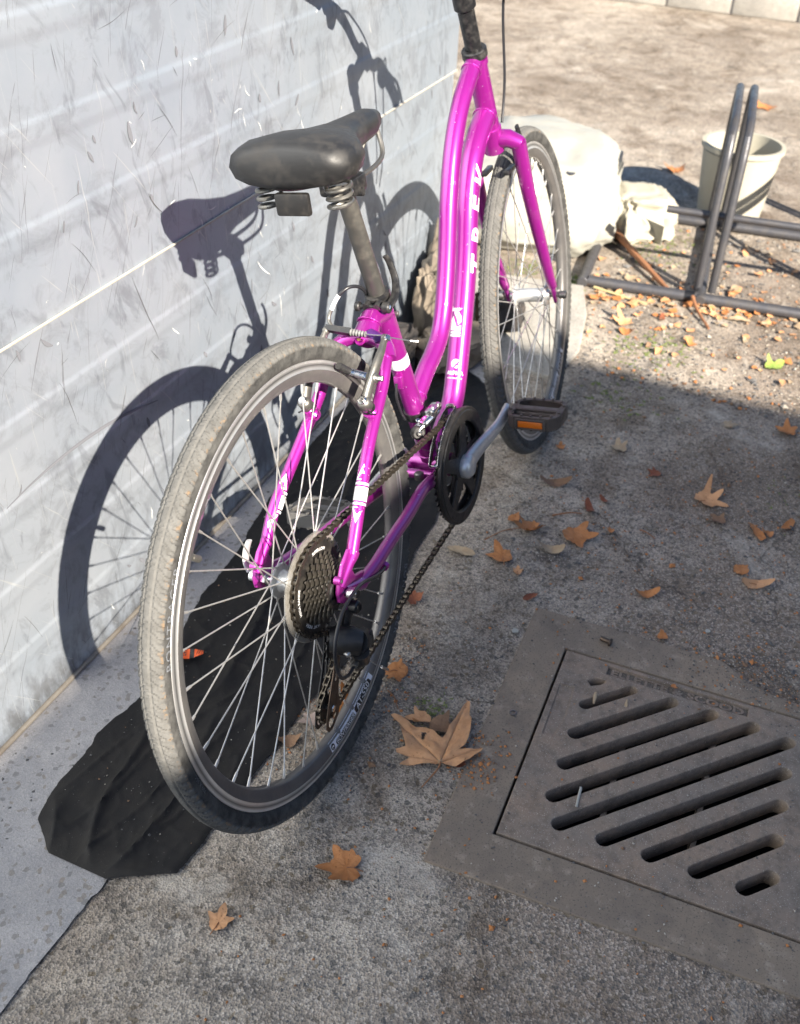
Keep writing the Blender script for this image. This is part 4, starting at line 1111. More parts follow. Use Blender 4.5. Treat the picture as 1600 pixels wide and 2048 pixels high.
# --- fork, stem, handlebar (unsteered coordinates, then turned with STEER)
crown = on_steer(0.405)
m = MB()
m.tube([on_steer(0.392), on_steer(0.43)], 0.0195, 28)
m.tube([crown + Vector((0.004, 0.052, -0.004)), crown + Vector((0.002, 0.03, 0.008)), crown + Vector((0, 0, 0.010)), crown + Vector((0.002, -0.03, 0.008)), crown + Vector((0.004, -0.052, -0.004))], [0.014, 0.0165, 0.018, 0.0165, 0.014], 18)
fork = m.build('fork', 'paint', bike, 'magenta front fork', xf=STEER)
for sg in (-1, 1):
    m = MB()
    sp = spline([crown + Vector((0.004, sg * 0.047, 0.0)), Vector((0.935, sg * 0.049, 0.60)), Vector((0.990, sg * 0.0515, 0.48)), Vector((1.030, sg * 0.052, 0.405)), Vector((1.053, sg * 0.052, 0.372))], 6)
    L_ = len(sp); m.tube(sp, [0.0148 - 0.0055 * i / L_ for i in range(L_)], 18)
    m.tube([Vector((1.050, sg * 0.052, 0.377)), Vector((1.062, sg * 0.052, 0.352)), Vector((1.072, sg * 0.052, 0.330))], [0.0095, 0.0085, 0.0065], 14, flat=(1, .6, (1, 0, 0)))
    m.build('fork_blade', 'paint', fork)
s0 = on_steer(0.578)
m = MB(); m.tube([on_steer(0.575), on_steer(0.70)], 0.0145, 24)
q0 = on_steer(0.685); q1 = q0 + Vector((0.062, 0, 0.028))
m.tube([q0 - (q1 - q0) * .15, q1], 0.0155, 20); m.disc(q0, sax, 0.019, 0.045, 24, .003); m.disc(q1, (0, 1, 0), 0.020, 0.046, 24, .003)
m.disc(on_steer(0.585), sax, 0.0225, 0.016, 28, .002)
stem = m.build('stem', 'black_alloy', bike, 'black handlebar stem', xf=STEER)
hb = q1
m = MB()
HBP = []
pts = [hb + Vector((0, 0, 0))]
side_pts = [(0.0, 0.03, 0.0), (0.0, 0.06, 0.004), (-0.006, 0.10, 0.022), (-0.014, 0.145, 0.030), (-0.030, 0.20, 0.030), (-0.055, 0.292, 0.026)]
full = [hb + Vector((x, -y, z)) for x, y, z in reversed(side_pts)] + [hb] + [hb + Vector((x, y, z)) for x, y, z in side_pts]
m.tube(spline(full, 5), 0.0112, 18)
bar = m.build('handlebar', 'black_alloy', bike, 'black riser handlebar', xf=STEER)
for sg in (-1, 1):
    a = hb + Vector((-0.034, sg * 0.212, 0.030)); b = hb + Vector((-0.0555, sg * 0.294, 0.026))
    d = (b - a).normalized()
    m = MB(); n = 13; m.tube([a + (b - a) * i / n for i in range(n + 1)], [0.0155 + (0.0012 if i % 2 else 0) + (0.003 if i in (0, n) else 0) for i in range(n + 1)], 20)
    m.build('grip', 'black_rubber', bar)
    a2 = hb + Vector((-0.026, sg * 0.182, 0.028))
    m = MB(); m.disc(a2, d, 0.0165, 0.02, 20, .002)
    m.tube(spline([a2 + Vector((0.022, 0, -0.006)), a2 + Vector((0.045, sg * 0.012, -0.014)), a2 + Vector((0.038, sg * 0.05, -0.022)), a2 + Vector((0.022, sg * 0.09, -0.028))], 6), 0.0062, 10, flat=(.7, 1.1, (0, 0, 1)))
    m.box(a2 + Vector((0.018, -sg * 0.004, -0.010)), (0.03, 0.034, 0.018), bev=0.004)
    m.disc(a2 + Vector((-0.002, sg * -0.024, -0.006)), d, 0.022, 0.018, 24, .004)
    m.build('brake_lever', 'black_alloy', bar)
    m = MB(); m.tube(spline([a2 + Vector((0.02, -sg * 0.02, -0.010)), a2 + Vector((0.05, -sg * 0.07, 0.0)), hb + Vector((0.065, sg * 0.04, -0.03)), crown + Vector((0.045, sg * 0.02, 0.10)), crown + Vector((0.03, sg * 0.012, 0.03))], 8), 0.0025, 8)
    m.build('control_cable', 'cable_housing', bar)
# front brake arms
for sg in (-1, 1):
    b0_ = Vector((0.912, sg * 0.040, 0.640)); m = MB()
    m.tube(spline([b0_ + Vector((0.012, 0, -0.004)), b0_ + Vector((0.024, sg * 0.006, 0.03)), b0_ + Vector((0.018, sg * 0.004, 0.065)), b0_ + Vector((0.006, 0, 0.098))], 5), 0.0065, 12, flat=(1, .6, (1, 0, 0)))
    m.box(b0_ + Vector((-0.004, -sg * 0.018, 0.022)), (0.05, 0.012, 0.010), bev=.003)
    m.build('front_brake_arm', 'black_alloy', fork)

# --- REAR V-BRAKE
brk = empty('rear_brake', bike, 'rear linear pull brake with silver-grey arms')
def brake_arm(sg):
    if sg < 0:
        pts = [(0.172, -0.0505, 0.550), (0.184, -0.052, 0.564), (0.198, -0.054, 0.578), (0.216, -0.055, 0.592), (0.240, -0.053, 0.602), (0.260, -0.050, 0.610)]
    else:
        pts = [(0.176, 0.0505, 0.538), (0.188, 0.052, 0.552), (0.203, 0.0535, 0.567), (0.225, 0.054, 0.583), (0.248, 0.052, 0.598), (0.268, 0.050, 0.613)]
    m = MB(); sp = spline(pts, 6); L_ = len(sp)
    rs_ = [0.0095 - 0.0035 * i / L_ + (0.002 * math.sin(PI * i / L_)) for i in range(L_)]
    m.tube(sp, rs_, 16, flat=(0.62, 1.0, (0, 1, 0)))
    m.disc(pts[0], (-0.55, 0, 0.8), 0.0098, 0.020, 22, 0.003)
    m.disc(Vector(pts[2]) , (0, 1, 0), 0.0085, 0.016, 20, 0.002)
    m.disc(pts[-1], (0, 1, 0), 0.0068, 0.009, 18, 0.002)
    arm = m.build('brake_arm', 'dull_alloy', brk, 'right brake arm' if sg < 0 else 'left brake arm', smooth=50)
    m = MB(); p0 = Vector(pts[0]) + Vector((-0.55, 0, 0.8)).normalized() * 0.011
    m.disc(p0, (-0.55, 0, 0.8), 0.0068, 0.006, 22, 0.002); m.disc(Vector(pts[2]) + Vector((0, sg * 0.011, 0)), (0, 1, 0), 0.0042, 0.012, 6, 0.0005)
    if sg < 0:
        m.disc(Vector(pts[-1]) + Vector((-0.003, -0.006, 0.003)), (-.3, -1, .5), 0.0048, 0.006, 18, 0.001)
    m.build('brake_bolt', 'chrome', brk)
    # spring at the foot
    m = MB(); b = Vector(pts[0]) - Vector((-0.55, 0, 0.8)) * 0.012
    m.lathe([(0.0086, -0.002), (0.0106, -0.002), (0.0106, 0.003), (0.0086, 0.003)], b, (-0.55, 0, 0.8), 20, closed=True)
    m.tube(spline([b + Vector((-0.008, sg * 0.004, 0.0)), b + Vector((-0.012, sg * 0.010, -0.002)), b + Vector((-0.006, sg * 0.014, -0.006))], 4), 0.0014, 6)
    m.build('return_spring', 'black_alloy', brk)
    # pad
    c = Vector(pts[2]) + Vector((-0.012, -sg * 0.034, 0.006))
    c = Vector((0.193, sg * 0.021, 0.588)) if sg < 0 else Vector((0.203, sg * 0.021, 0.578))
    tan = Vector((-c.z + RW, 0, c.x)).normalized() * -1
    m = MB(); 
    m.tube([c - tan * 0.034, c - tan * 0.026, c, c + tan * 0.026, c + tan * 0.031], [0.0058, 0.0070, 0.0070, 0.0066, 0.0048], 14, flat=(0.85, 0.8, (0, 1, 0)))
    pad = m.build('brake_pad', 'black_rubber', brk, smooth=50)
    m = MB(); m.tube([c, Vector(pts[2]) + Vector((0, -sg * 0.004, 0))], [0.0055, 0.0065], 14); m.build('pad_post', 'chrome' if sg < 0 else 'dull_alloy', pad.parent)
brake_arm(-1); brake_arm(1)
L0 = Vector((0.268, 0.050, 0.616)); R0 = Vector((0.262, -0.052, 0.612))
m = MB(); m.tube([L0 + Vector((0, -0.001, 0.001)), L0.lerp(R0, 0.42)], [0.0066, 0.0072], 4, flat=(1, .7, (0, 0, 1))); m.build('noodle_holder', 'black_alloy', brk)
m = MB(); a = L0.lerp(R0, 0.43); b = L0.lerp(R0, 0.66)
m.tube([a.lerp(b, i / 10) for i in range(11)], [0.0034 + (0.0022 if i % 2 == 0 else 0) - 0.00012 * i for i in range(11)], 14); m.build('bellows', 'grey_rubber', brk, smooth=60)
m = MB(); m.tube([L0.lerp(R0, 0.64), L0.lerp(R0, 0.8), R0 + Vector((0, 0, 0.002))], 0.0009, 6)
m.tube(spline([R0, Vector((0.270, -0.068, 0.606)), Vector((0.285, -0.080, 0.597))], 4), 0.0009, 6)
m.tube([Vector((0.283, -0.079, 0.598)), Vector((0.290, -0.088, 0.5945))], 0.0016, 8); m.build('brake_cable', 'inner_cable', brk)
lp = spline([L0 + Vector((0.002, -0.010, 0.002)), Vector((0.278, 0.048, 0.628)), Vector((0.286, 0.042, 0.645)), Vector((0.292, 0.030, 0.662)), Vector((0.306, 0.018, 0.668)), Vector((0.330, 0.012, 0.655)), Vector((0.358, 0.018, 0.62)), Vector((0.395, 0.019, 0.54))], 7)
m = MB(); m.tube(lp[:14], 0.0029, 12); m.build('brake_noodle', 'dull_alloy', brk)
m = MB(); m.tube(lp[12:21], 0.0033, 12); m.build('housing_ferrule', 'decal_white', brk)
m = MB(); m.tube(lp[19:], 0.0027, 12); m.build('cable_housing', 'cable_housing', brk)

# --- DRIVETRAIN
CR, CS, CG, CT = BB.copy(), RY.copy(), Vector((0.004, 0, 0.236)), Vector((-0.044, 0, 0.158))
yR, yS = -0.0475, -0.0272
def sprocket(T, thick, y, name, mat, parent, center, hole=0.018, cut=None, tooth=0.0036, lab=None):
    r = 0.0127 / (2 * math.sin(PI / T))
    lp = []
    for i in range(T):
        a = 2 * PI * i / T
        for da, dr in ((-0.5, -0.0035), (-0.30, -0.0022), (-0.10, tooth), (0.10, tooth), (0.30, -0.0022)):
            q = a + da * 2 * PI / T
            lp.append(((r + dr) * math.cos(q), (r + dr) * math.sin(q)))
    loops = [lp, circ(hole, 24)]
    if cut: loops += cut
    vs, fs = plate(loops, thick, 0.0003)
    X = Matrix.Translation(center + Vector((0, y, 0))) @ Matrix.Rotation(PI / 2, 4, 'X')
    return MB().add(vs, fs, X).build(name, mat, parent, lab, smooth=0)
cas = empty('freewheel', bike, 'seven speed freewheel, worn brown teeth, upper half sunlit')
ys = [-0.0272, -0.0330, -0.0375, -0.0420, -0.0465, -0.0510, -0.0555]
for k, (T, y) in enumerate(zip((34, 24, 22, 20, 18, 16, 14), ys)):
    cut = None
    if k == 0:
        cut = [stadium((0.056 * math.cos(a - .16), 0.056 * math.sin(a - .16)), (0.056 * math.cos(a + .16), 0.056 * math.sin(a + .16)), 0.0038) for a in [2 * PI * i / 6 + 0.3 for i in range(6)]]
        cut = None
    sprocket(T, 0.0021, y, 'sprocket', 'sprocket_face' if k == 0 else 'sprocket_steel', cas, CS, 0.014, cut, lab='largest sprocket with white printing' if k == 0 else None)
m = MB(); m.lathe([(0.0140, -0.026), (0.026, -0.028), (0.0255, -0.053), (0.019, -0.0585), (0.0135, -0.0588), (0.0125, -0.054)], CS, (0, 1, 0), 40)
m.build('freewheel_body', 'black_alloy', cas)
def face_text(txt, size, a0, r0, y, mat, parent, su, sv, sx=1.0):
    vs, fs = text(txt, size, 0, 0, 0.0001); vs = [Vector((v.x * sx, v.y, 0)) for v in vs]
    P = [p + CS for p in wrap_face(vs, a0, r0, lambda r: y, su, sv)]
    MB().add(P, fs).build('sprocket_lettering', mat, parent, smooth=0)
face_text('MEGA RANGE', 0.0066, rad(168), 0.0560, -0.02855, 'decal_white', cas, -1, 1, 1.0)
face_text('SUPER LOW', 0.0066, rad(72), 0.0560, -0.02855, 'decal_white', cas, -1, 1, 1.0)
face_text('14-34T  INDEX', 0.0066, rad(232), 0.0560, -0.02855, 'decal_white', cas, -1, 1, 1.0)
m = MB(); vs, fs = plate([circ(0.0790, 96), circ(0.021, 32)], 0.0014, 0.0003)
m.add(vs, fs, Matrix.Translation(CS + Vector((0, -0.0222, 0))) @ Matrix.Rotation(PI / 2, 4, 'X'))
m.lathe([(0.0775, -0.0222), (0.0795, -0.0222), (0.0800, -0.0200), (0.0790, -0.0185)], CS, (0, 1, 0), 96)
m.build('spoke_protector', 'clear_plastic', bike, 'hazy plastic disc behind the sprockets', smooth=40)

# crankset
crk = empty('crankset', bike, 'black chainrings and guard with silver crank arms')
spider_cut = []
def ringplate(r_out_T, y, hole, name):
    return sprocket(r_out_T, 0.003, y, name, 'black_alloy', crk, CR, hole)
ringplate(48, yR, 0.078, 'chainring'); ringplate(38, yR + 0.008, 0.060, 'chainring'); ringplate(28, yR + 0.016, 0.040, 'chainring')
# chain guard: ring with five arms
def arc(r, a0_, a1_, n): return [(r * math.cos(a0_ + (a1_ - a0_) * i / n), r * math.sin(a0_ + (a1_ - a0_) * i / n)) for i in range(n + 1)]
wins = []
CA = 0.1264
for k in range(5):
    ac = CA + 2 * PI * (k + 0.5) / 5
    lp = arc(0.0800, ac - 0.50, ac + 0.50, 14) + list(reversed(arc(0.034, ac - 0.16, ac + 0.16, 4)))
    wins.append(lp)
vs, fs = plate([circ(0.1054, 120)] + wins, 0.0045, 0.0010)
m = MB(); m.add(vs, fs, Matrix.Translation(CR + Vector((0, -0.0600, 0))) @ Matrix.Rotation(PI / 2, 4, 'X'))
m.lathe([(0.1000, -0.0625), (0.0990, -0.0640), (0.0830, -0.0640), (0.0815, -0.0625)], CR, (0, 1, 0), 96)
m.lathe([(0.1052, -0.0615), (0.1056, -0.0590), (0.1052, -0.0560), (0.1020, -0.0545)], CR, (0, 1, 0), 96)
m.build('chain_guard', 'black_plastic', crk, 'black plastic chain guard disc with five openings', smooth=40)
m = MB()
for k in range(5):
    a = CA + 2 * PI * k / 5
    m.tube([CR + polar(a, 0.012, -0.052), CR + polar(a, 0.05, -0.0535), CR + polar(a, 0.081, -0.052)], [0.012, 0.0085, 0.0075], 10, flat=(.5, 1, (0, 1, 0)))
    m.disc(CR + polar(a, 0.078, -0.0535), (0, 1, 0), 0.006, 0.010, 14, .001)
m.disc(CR + Vector((0, -0.050, 0)), (0, 1, 0), 0.022, 0.018, 28, .003)
m.build('spider', 'black_alloy', crk)
def crank_arm(sg, a, lab):
    m = MB()
    y0, y1 = sg * 0.066, sg * 0.083
    pts = [CR + polar(a, -0.004, y0), CR + polar(a, 0.02, y0 + sg * 0.001), CR + polar(a, 0.06, y0 + sg * 0.006), CR + polar(a, 0.12, y1), CR + polar(a, 0.160, y1 + sg * 0.001), CR + polar(a, 0.179, y1 + sg * 0.001)]
    sp = spline(pts, 6); L_ = len(sp)
    wz = []; wy = []
    for i in range(L_):
        t = i / (L_ - 1)
        wz.append(2.2 - 0.80 * min(1, t * 1.8) + 0.05 * max(0, t - .85) / .15 if t < 1 else 0.9)
        wy.append(1.1 - 0.35 * min(1, t * 1.6))
    m.tube(sp, [0.0100] * L_, 24, flat=(wz, wy, tuple(polar(a + PI / 2, 1, 0))))
    m.disc(CR + Vector((0, sg * 0.0645, 0)), (0, 1, 0), 0.0215, 0.030, 32, .006)
    m.disc(CR + polar(a, 0.170, y1 + sg * 0.001), (0, 1, 0), 0.0122, 0.013, 24, .003)
    arm = m.build('crank_arm', 'alloy', crk, lab, smooth=60)
    m = MB(); yy = sg * 0.0775
    m.lathe([(0.0105, sg * 0.0782), (0.0085, sg * 0.0788), (0.0075, sg * 0.0740), (0.0001, sg * 0.0740)], CR, (0, 1, 0), 24)
    m.build('crank_bolt', 'black_alloy', crk)
    return CR + polar(a, 0.170, y1)
pR = crank_arm(-1, CA, 'right crank arm pointing forward, silver with blue sky reflection')
pL = crank_arm(1, CA + PI, 'left crank arm pointing back')
m = MB(); m.tube([CR + Vector((0, -.06, 0)), CR + Vector((0, .06, 0))], 0.009, 16); m.build('crank_axle', 'dull_alloy', crk)

def pedal(p, sg, mat, tilt, lab):
    pe = empty('pedal', bike, lab)
    c = p + Vector((0, sg * 0.062, 0.0))
    X = Matrix.Translation(c) @ Matrix.Rotation(tilt, 4, 'Y')
    # cage seen from above: rounded outline with two long openings either side of the axle barrel
    hx, hy = 0.043, 0.050
    out = [(-hx, -hy + 0.016), (-hx + 0.010, -hy + 0.003), (-hx + 0.022, -hy), (hx - 0.022, -hy), (hx - 0.010, -hy + 0.003), (hx, -hy + 0.016), (hx, hy - 0.018), (hx - 0.008, hy - 0.006), (hx - 0.022, hy), (-hx + 0.022, hy), (-hx + 0.008, hy - 0.006), (-hx, hy - 0.018)]
    def win(s2):
        return [(s2 * 0.0085, -hy + 0.012), (s2 * 0.024, -hy + 0.0085), (s2 * (hx - 0.010), -hy + 0.018), (s2 * (hx - 0.0065), -hy + 0.030), (s2 * (hx - 0.0065), hy - 0.030), (s2 * (hx - 0.010), hy - 0.018), (s2 * 0.024, hy - 0.0085), (s2 * 0.0085, hy - 0.012)]
    m = MB()
    for zz in (-0.0105, 0.0105):
        vs, fs = plate([out, win(1), win(-1)], 0.004, 0.0008)
        m.add([v + Vector((0, 0, zz)) for v in vs], fs, X)
    # walls
    n = len(out)
    for i in range(n):
        a, b = Vector((*out[i], 0)), Vector((*out[(i + 1) % n], 0)); d = (b - a); L_ = d.length; mid = (a + b) / 2
        if i in (0, 11) or abs(d.normalized().y) > 0.9:
            hh = 0.017
        R_ = Matrix.Translation(X @ (mid * 0.965)) @ (X.to_3x3() @ Matrix.Rotation(math.atan2(d.y, d.x), 3, 'Z')).to_4x4()
        m.box((0, 0, 0), (L_ * 1.0, 0.0042, 0.019), R_)
    body = m.build('pedal_body', mat, pe, smooth=30)
    m = MB(); m.tube([X @ Vector((0, -hy + 0.002, 0)), X @ Vector((0, -hy + 0.02, 0)), X @ Vector((0, hy - 0.02, 0)), X @ Vector((0, hy - 0.002, 0))], [0.0105, 0.0092, 0.0092, 0.0105], 20)
    m.box((0, 0, 0.0115), (0.012, 2 * hy - 0.02, 0.003), X)
    m.build('axle_barrel', mat, pe)
    m = MB()
    for s2 in (-1, 1):
        for j in range(5):
            yy = -0.036 + 0.018 * j
            for zz in (0.0138, -0.0138):
                m.box((s2 * (hx - 0.004 - 0.006 * (abs(j - 2) == 2)), yy, zz), (0.0055, 0.0035, 0.0035), X)
    for s2 in (-1, 1):
        for x_ in (-0.016, 0.016): m.box((x_, s2 * (hy - 0.004), 0.0138), (0.0035, 0.0055, 0.0035), X)
    m.build('grip_teeth', mat, pe, smooth=0, kind='stuff')
    m = MB(); m.tube([p + Vector((0, sg * 0.004, 0)), p + Vector((0, sg * 0.018, 0))], 0.0062, 16); m.disc(p + Vector((0, sg * 0.0085, 0)), (0, 1, 0), 0.0088, 0.004, 6); m.build('pedal_spindle', 'black_alloy', pe)
    for s2 in ((-1, 1) if sg < 0 else ()):
        m = MB(); m.box((s2 * (hx + 0.0018), 0.0, -0.001), (0.004, 0.046, 0.0125), X, bev=0.0008); m.build('reflector', 'orange_reflector', pe)
        m = MB()
        for zz in (0.0075, -0.0095): m.box((s2 * (hx + 0.0018), 0, zz), (0.005, 0.056, 0.0035), X, bev=0.0008)
        for yy in (0.0265, -0.0265): m.box((s2 * (hx + 0.0018), yy, -0.001), (0.005, 0.005, 0.015), X, bev=0.0008)
        m.build('reflector_holder', mat, pe)
    return pe
pedal(pR, -1, 'pedal_plastic', rad(4), 'right pedal with an orange reflector, in front of the front wheel')
pedal(pL, 1, 'old_pedal_plastic', rad(12), 'left pedal beyond the spokes, faded black plastic')

# chain
circles = [(Vector((CR.x, CR.z)), 0.0127 / (2 * math.sin(PI / 48)), 1, yR), (Vector((CS.x, CS.z)), 0.0127 / (2 * math.sin(PI / 34)), 1, yS),
           (Vector((CG.x, CG.z)), 0.0215, -1, yS), (Vector((CT.x, CT.z)), 0.0215, 1, yS)]
def rot90m(d): return Vector((d.y, -d.x))
tang = []
for i in range(4):
    c1, r1, s1, y1 = circles[i]; c2, r2, s2, y2 = circles[(i + 1) % 4]
    D = c2 - c1; k = s1 * r1 - s2 * r2; phi = math.atan2(D.y, D.x); ac = math.acos(max(-1, min(1, k / D.length)))
    for al in (phi - ac, phi + ac):
        nn = Vector((math.cos(al), math.sin(al))); dd = Vector((-nn.y, nn.x))
        if dd.dot(D) > 0:
            tang.append((c1 + s1 * r1 * nn, c2 + s2 * r2 * nn, y1, y2)); break
path = []
for i in range(4):
    p1, p2, y1, y2 = tang[i]
    n = 30
    for k in range(n):
        t = k / n; q = p1.lerp(p2, t); path.append(Vector((q.x, y1 + (y2 - y1) * t, q.y)))
    c, r, s_, y = circles[(i + 1) % 4]; nxt = tang[(i + 1) % 4][0]
    a = math.atan2(p2.y - c.y, p2.x - c.x); b = math.atan2(nxt.y - c.y, nxt.x - c.x)
    if s_ > 0:
        while b < a: b += 2 * PI
    else:
        while b > a: b -= 2 * PI
    for k in range(40):
        q = a + (b - a) * k / 40; path.append(Vector((c.x + r * math.cos(q), y, c.y + r * math.sin(q))))
path.append(path[0].copy())
cum = [0]
for i in range(1, len(path)): cum.append(cum[-1] + (path[i] - path[i - 1]).length)
tot = cum[-1]; NL = int(round(tot / 0.0127)); NL += NL % 2; step = tot / NL
def at(s_):
    s_ %= tot
    lo, hi = 0, len(cum) - 1
    while hi - lo > 1:
        md_ = (lo + hi) // 2
        if cum[md_] <= s_: lo = md_
        else: hi = md_
    t = (s_ - cum[lo]) / max(1e-9, cum[hi] - cum[lo]); return path[lo].lerp(path[hi], t)
def link_mesh(yo, outer):
    m = MB()
    P = 0.0127 / 2; lp = []
    for sx_ in (1, -1):
        for i in range(7):
            a = -PI / 2 + PI * i / 6; lp.append((sx_ * (P + 0.0042 * math.cos(a)), sx_ * 0.0042 * math.sin(a)))
        lp.append((0 if sx_ == 9 else sx_ * 0.0015, sx_ * 0.0027)); 
    n = len(lp)
    for y in (yo, -yo):
        o = len(m.v); vs = [(x, y - 0.0005, z) for x, z in lp] + [(x, y + 0.0005, z) for x, z in lp]
        m.add(vs, [tuple(range(n)), tuple(range(2 * n - 1, n - 1, -1))] + [(i, (i + 1) % n, n + (i + 1) % n, n + i) for i in range(n)])
    if outer:
        for x in (P, -P): m.tube([(x, -yo - 0.0012, 0), (x, yo + 0.0012, 0)], 0.0019, 8)
    else:
        for x in (P, -P): m.tube([(x, -yo, 0), (x, yo, 0)], 0.0037, 10, cap=False)
    return m
chain = empty('chain', bike, 'oily roller chain over the largest sprocket')
oo = link_mesh(0.0036, True).build('chain_link', 'chain_steel', chain, smooth=30)
io = link_mesh(0.0024, False).build('chain_link', 'chain_steel', chain, smooth=30)
for i in range(NL):
    a, b = at(i * step), at((i + 1) * step)
    d = b - a
    X = frame((a + b) / 2, d, (0, 1, 0))
    src = oo if i % 2 else io
    if i < 2: src.matrix_basis = X; 
    else: inst(src, chain, X)

# rear derailleur
rd = empty('rear_derailleur', bike, 'black rear derailleur with bronze cage')
m = MB()
m.disc((0.006, -0.0755, 0.318), (0, 1, 0), 0.0098, 0.016, 28, .002)
m.tube([(0.006, -0.0700, 0.318), (-0.004, -0.066, 0.298), (-0.014, -0.062, 0.275)], [0.011, 0.0105, 0.010], 14, flat=(1, .55, (1, 0, 0)))
m.build('mount_bracket', 'black_alloy', rd)
m = MB(); m.lathe([(0.0042, -0.0852), (0.0062, -0.0852), (0.0062, -0.0835)], (0.006, 0, 0.318), (0, 1, 0), 20); m.build('mount_bolt', 'black_plastic', rd)
m = MB()
m.tube([(-0.038, -0.054, 0.288), (-0.032, -0.066, 0.286), (-0.024, -0.082, 0.280), (-0.019, -0.092, 0.276)], [0.018, 0.0215, 0.0215, 0.0185], 28)
m.build('derailleur_body', 'black_plastic', rd, 'round black derailleur body', smooth=50)
m = MB()
m.tube([(-0.020, -0.090, 0.278), (-0.004, -0.087, 0.268), (0.010, -0.080, 0.258)], [0.0155, 0.0165, 0.012], 18, flat=(1.1, .8, (0, 0, 1)))
m.tube([(-0.022, -0.0905, 0.262), (-0.010, -0.084, 0.236), (-0.014, -0.07, 0.226)], [0.013, 0.011, 0.008], 16)
m.build('parallelogram_link', 'black_plastic', rd)
m = MB(); m.lathe([(0.0045, -0.0975), (0.0072, -0.0975), (0.0082, -0.096), (0.0082, -0.091)], (-0.012, 0, 0.2745), (0, 1, 0), 24); m.build('pivot_ring', 'black_alloy', rd)
m = MB(); m.box((0.003, -0.0955, 0.268), (0.011, 0.005, 0.022), Matrix.Identity(4), bev=0.001); m.build('blue_tinted_plate', 'black_alloy', rd)
m = MB(); m.disc((-0.046, -0.084, 0.276), (-.5, -1, .1), 0.0040, 0.010, 14, .001); m.build('limit_screw', 'chrome', rd)
# pulleys
for c in (CG, CT):
    lp = []
    T = 11
    for i in range(T):
        a = 2 * PI * i / T
        for da, r in ((-0.5, 0.0180), (-0.2, 0.0190), (-0.08, 0.0235), (0.08, 0.0235), (0.2, 0.0190)):
            q = a + da * 2 * PI / T; lp.append((r * math.cos(q), r * math.sin(q)))
    vs, fs = plate([lp, circ(0.004, 12)], 0.0022, 0.0003)
    MB().add(vs, fs, Matrix.Translation(c + Vector((0, yS, 0))) @ Matrix.Rotation(PI / 2, 4, 'X')).build('jockey_wheel', 'black_plastic', rd, smooth=0)
# cage plates; local u from guide to tension pulley
def cage(y, mat, lab):
    U = (CT - CG); L_ = U.length; u = U.normalized(); v = Vector((0, 1, 0)).cross(u)
    if v.x < 0: v = -v
    X = frame(CG + Vector((0, y, 0)), u, v)
    if X.to_3x3().col[1].dot(v) < 0: pass
    out = [(-0.030, -0.004), (-0.026, 0.008), (-0.010, 0.011), (0.010, 0.008), (0.035, 0.009), (L_ - 0.022, 0.014), (L_ - 0.004, 0.024), (L_ + 0.012, 0.022), (L_ + 0.032, 0.008), (L_ + 0.036, -0.002), (L_ + 0.030, -0.011), (L_ + 0.012, -0.014), (L_ - 0.02, -0.012), (0.035, -0.008), (0.0, -0.010), (-0.022, -0.014)]
    holes = [stadium((-0.012, -0.003), (0.012, 0.0), 0.0032), stadium((0.024, 0.0), (0.048, 0.001), 0.0032)]
    holes.append([(L_ + 0.006, 0.015), (L_ + 0.012, 0.016), (L_ + 0.027, 0.006), (L_ + 0.030, 0.000), (L_ + 0.026, -0.0055), (L_ + 0.012, -0.0075), (L_ + 0.006, -0.004)])
    vs, fs = plate([out] + holes, 0.0018, 0.0004)
    vs2, fs2 = plate([circ(0.004, 12)], 0.001)
    return MB().add(vs, fs, X).build('cage_plate', mat, rd, lab, smooth=0)
cage(-0.0375, 'bronze_steel', 'outer bronze cage plate with a long opening')
cage(-0.0185, 'black_alloy', 'inner cage plate')
m = MB()
for c in (CG, CT): m.disc(c + Vector((0, -0.0395, 0)), (0, 1, 0), 0.0052, 0.0032, 16, .001); m.tube([c + Vector((0, -0.038, 0)), c + Vector((0, -0.018, 0))], 0.003, 8)
m.build('pulley_bolt', 'chrome', rd)
# gear cable housing looping into the derailleur
m = MB(); m.tube(spline([(0.119, -0.073, 0.309), (0.095, -0.0775, 0.315), (0.060, -0.082, 0.330), (0.020, -0.0885, 0.352), (-0.020, -0.093, 0.362), (-0.062, -0.098, 0.362), (-0.092, -0.100, 0.340), (-0.100, -0.099, 0.305), (-0.088, -0.095, 0.272), (-0.066, -0.090, 0.254), (-0.048, -0.087, 0.248), (-0.036, -0.085, 0.247)], 8), 0.0026, 12)
m.build('gear_cable_housing', 'cable_housing', rd)
m = MB(); m.tube([(-0.040, -0.0855, 0.2475), (-0.034, -0.0848, 0.247), (-0.026, -0.084, 0.247)], [0.0048, 0.0052, 0.0036], 12); m.build('barrel_adjuster', 'dull_alloy', rd)
m = MB(); m.disc((-0.006, -0.084, 0.237), (.2, -1, .2), 0.0055, 0.006, 6, .0006); m.box((-0.010, -0.083, 0.244), (0.010, 0.004, 0.008), bev=.001); m.build('cable_pinch_bolt', 'chrome', rd)
m = MB(); m.tube(spline([(-0.006, -0.085, 0.237), (0.006, -0.087, 0.218), (0.020, -0.088, 0.199), (0.034, -0.088, 0.183)], 5), 0.0009, 6)
m.tube([(0.031, -0.088, 0.186), (0.046, -0.0885, 0.168)], 0.0022, 10); m.build('cable_end', 'inner_cable', rd, 'bright cable end with crimped ferrule')

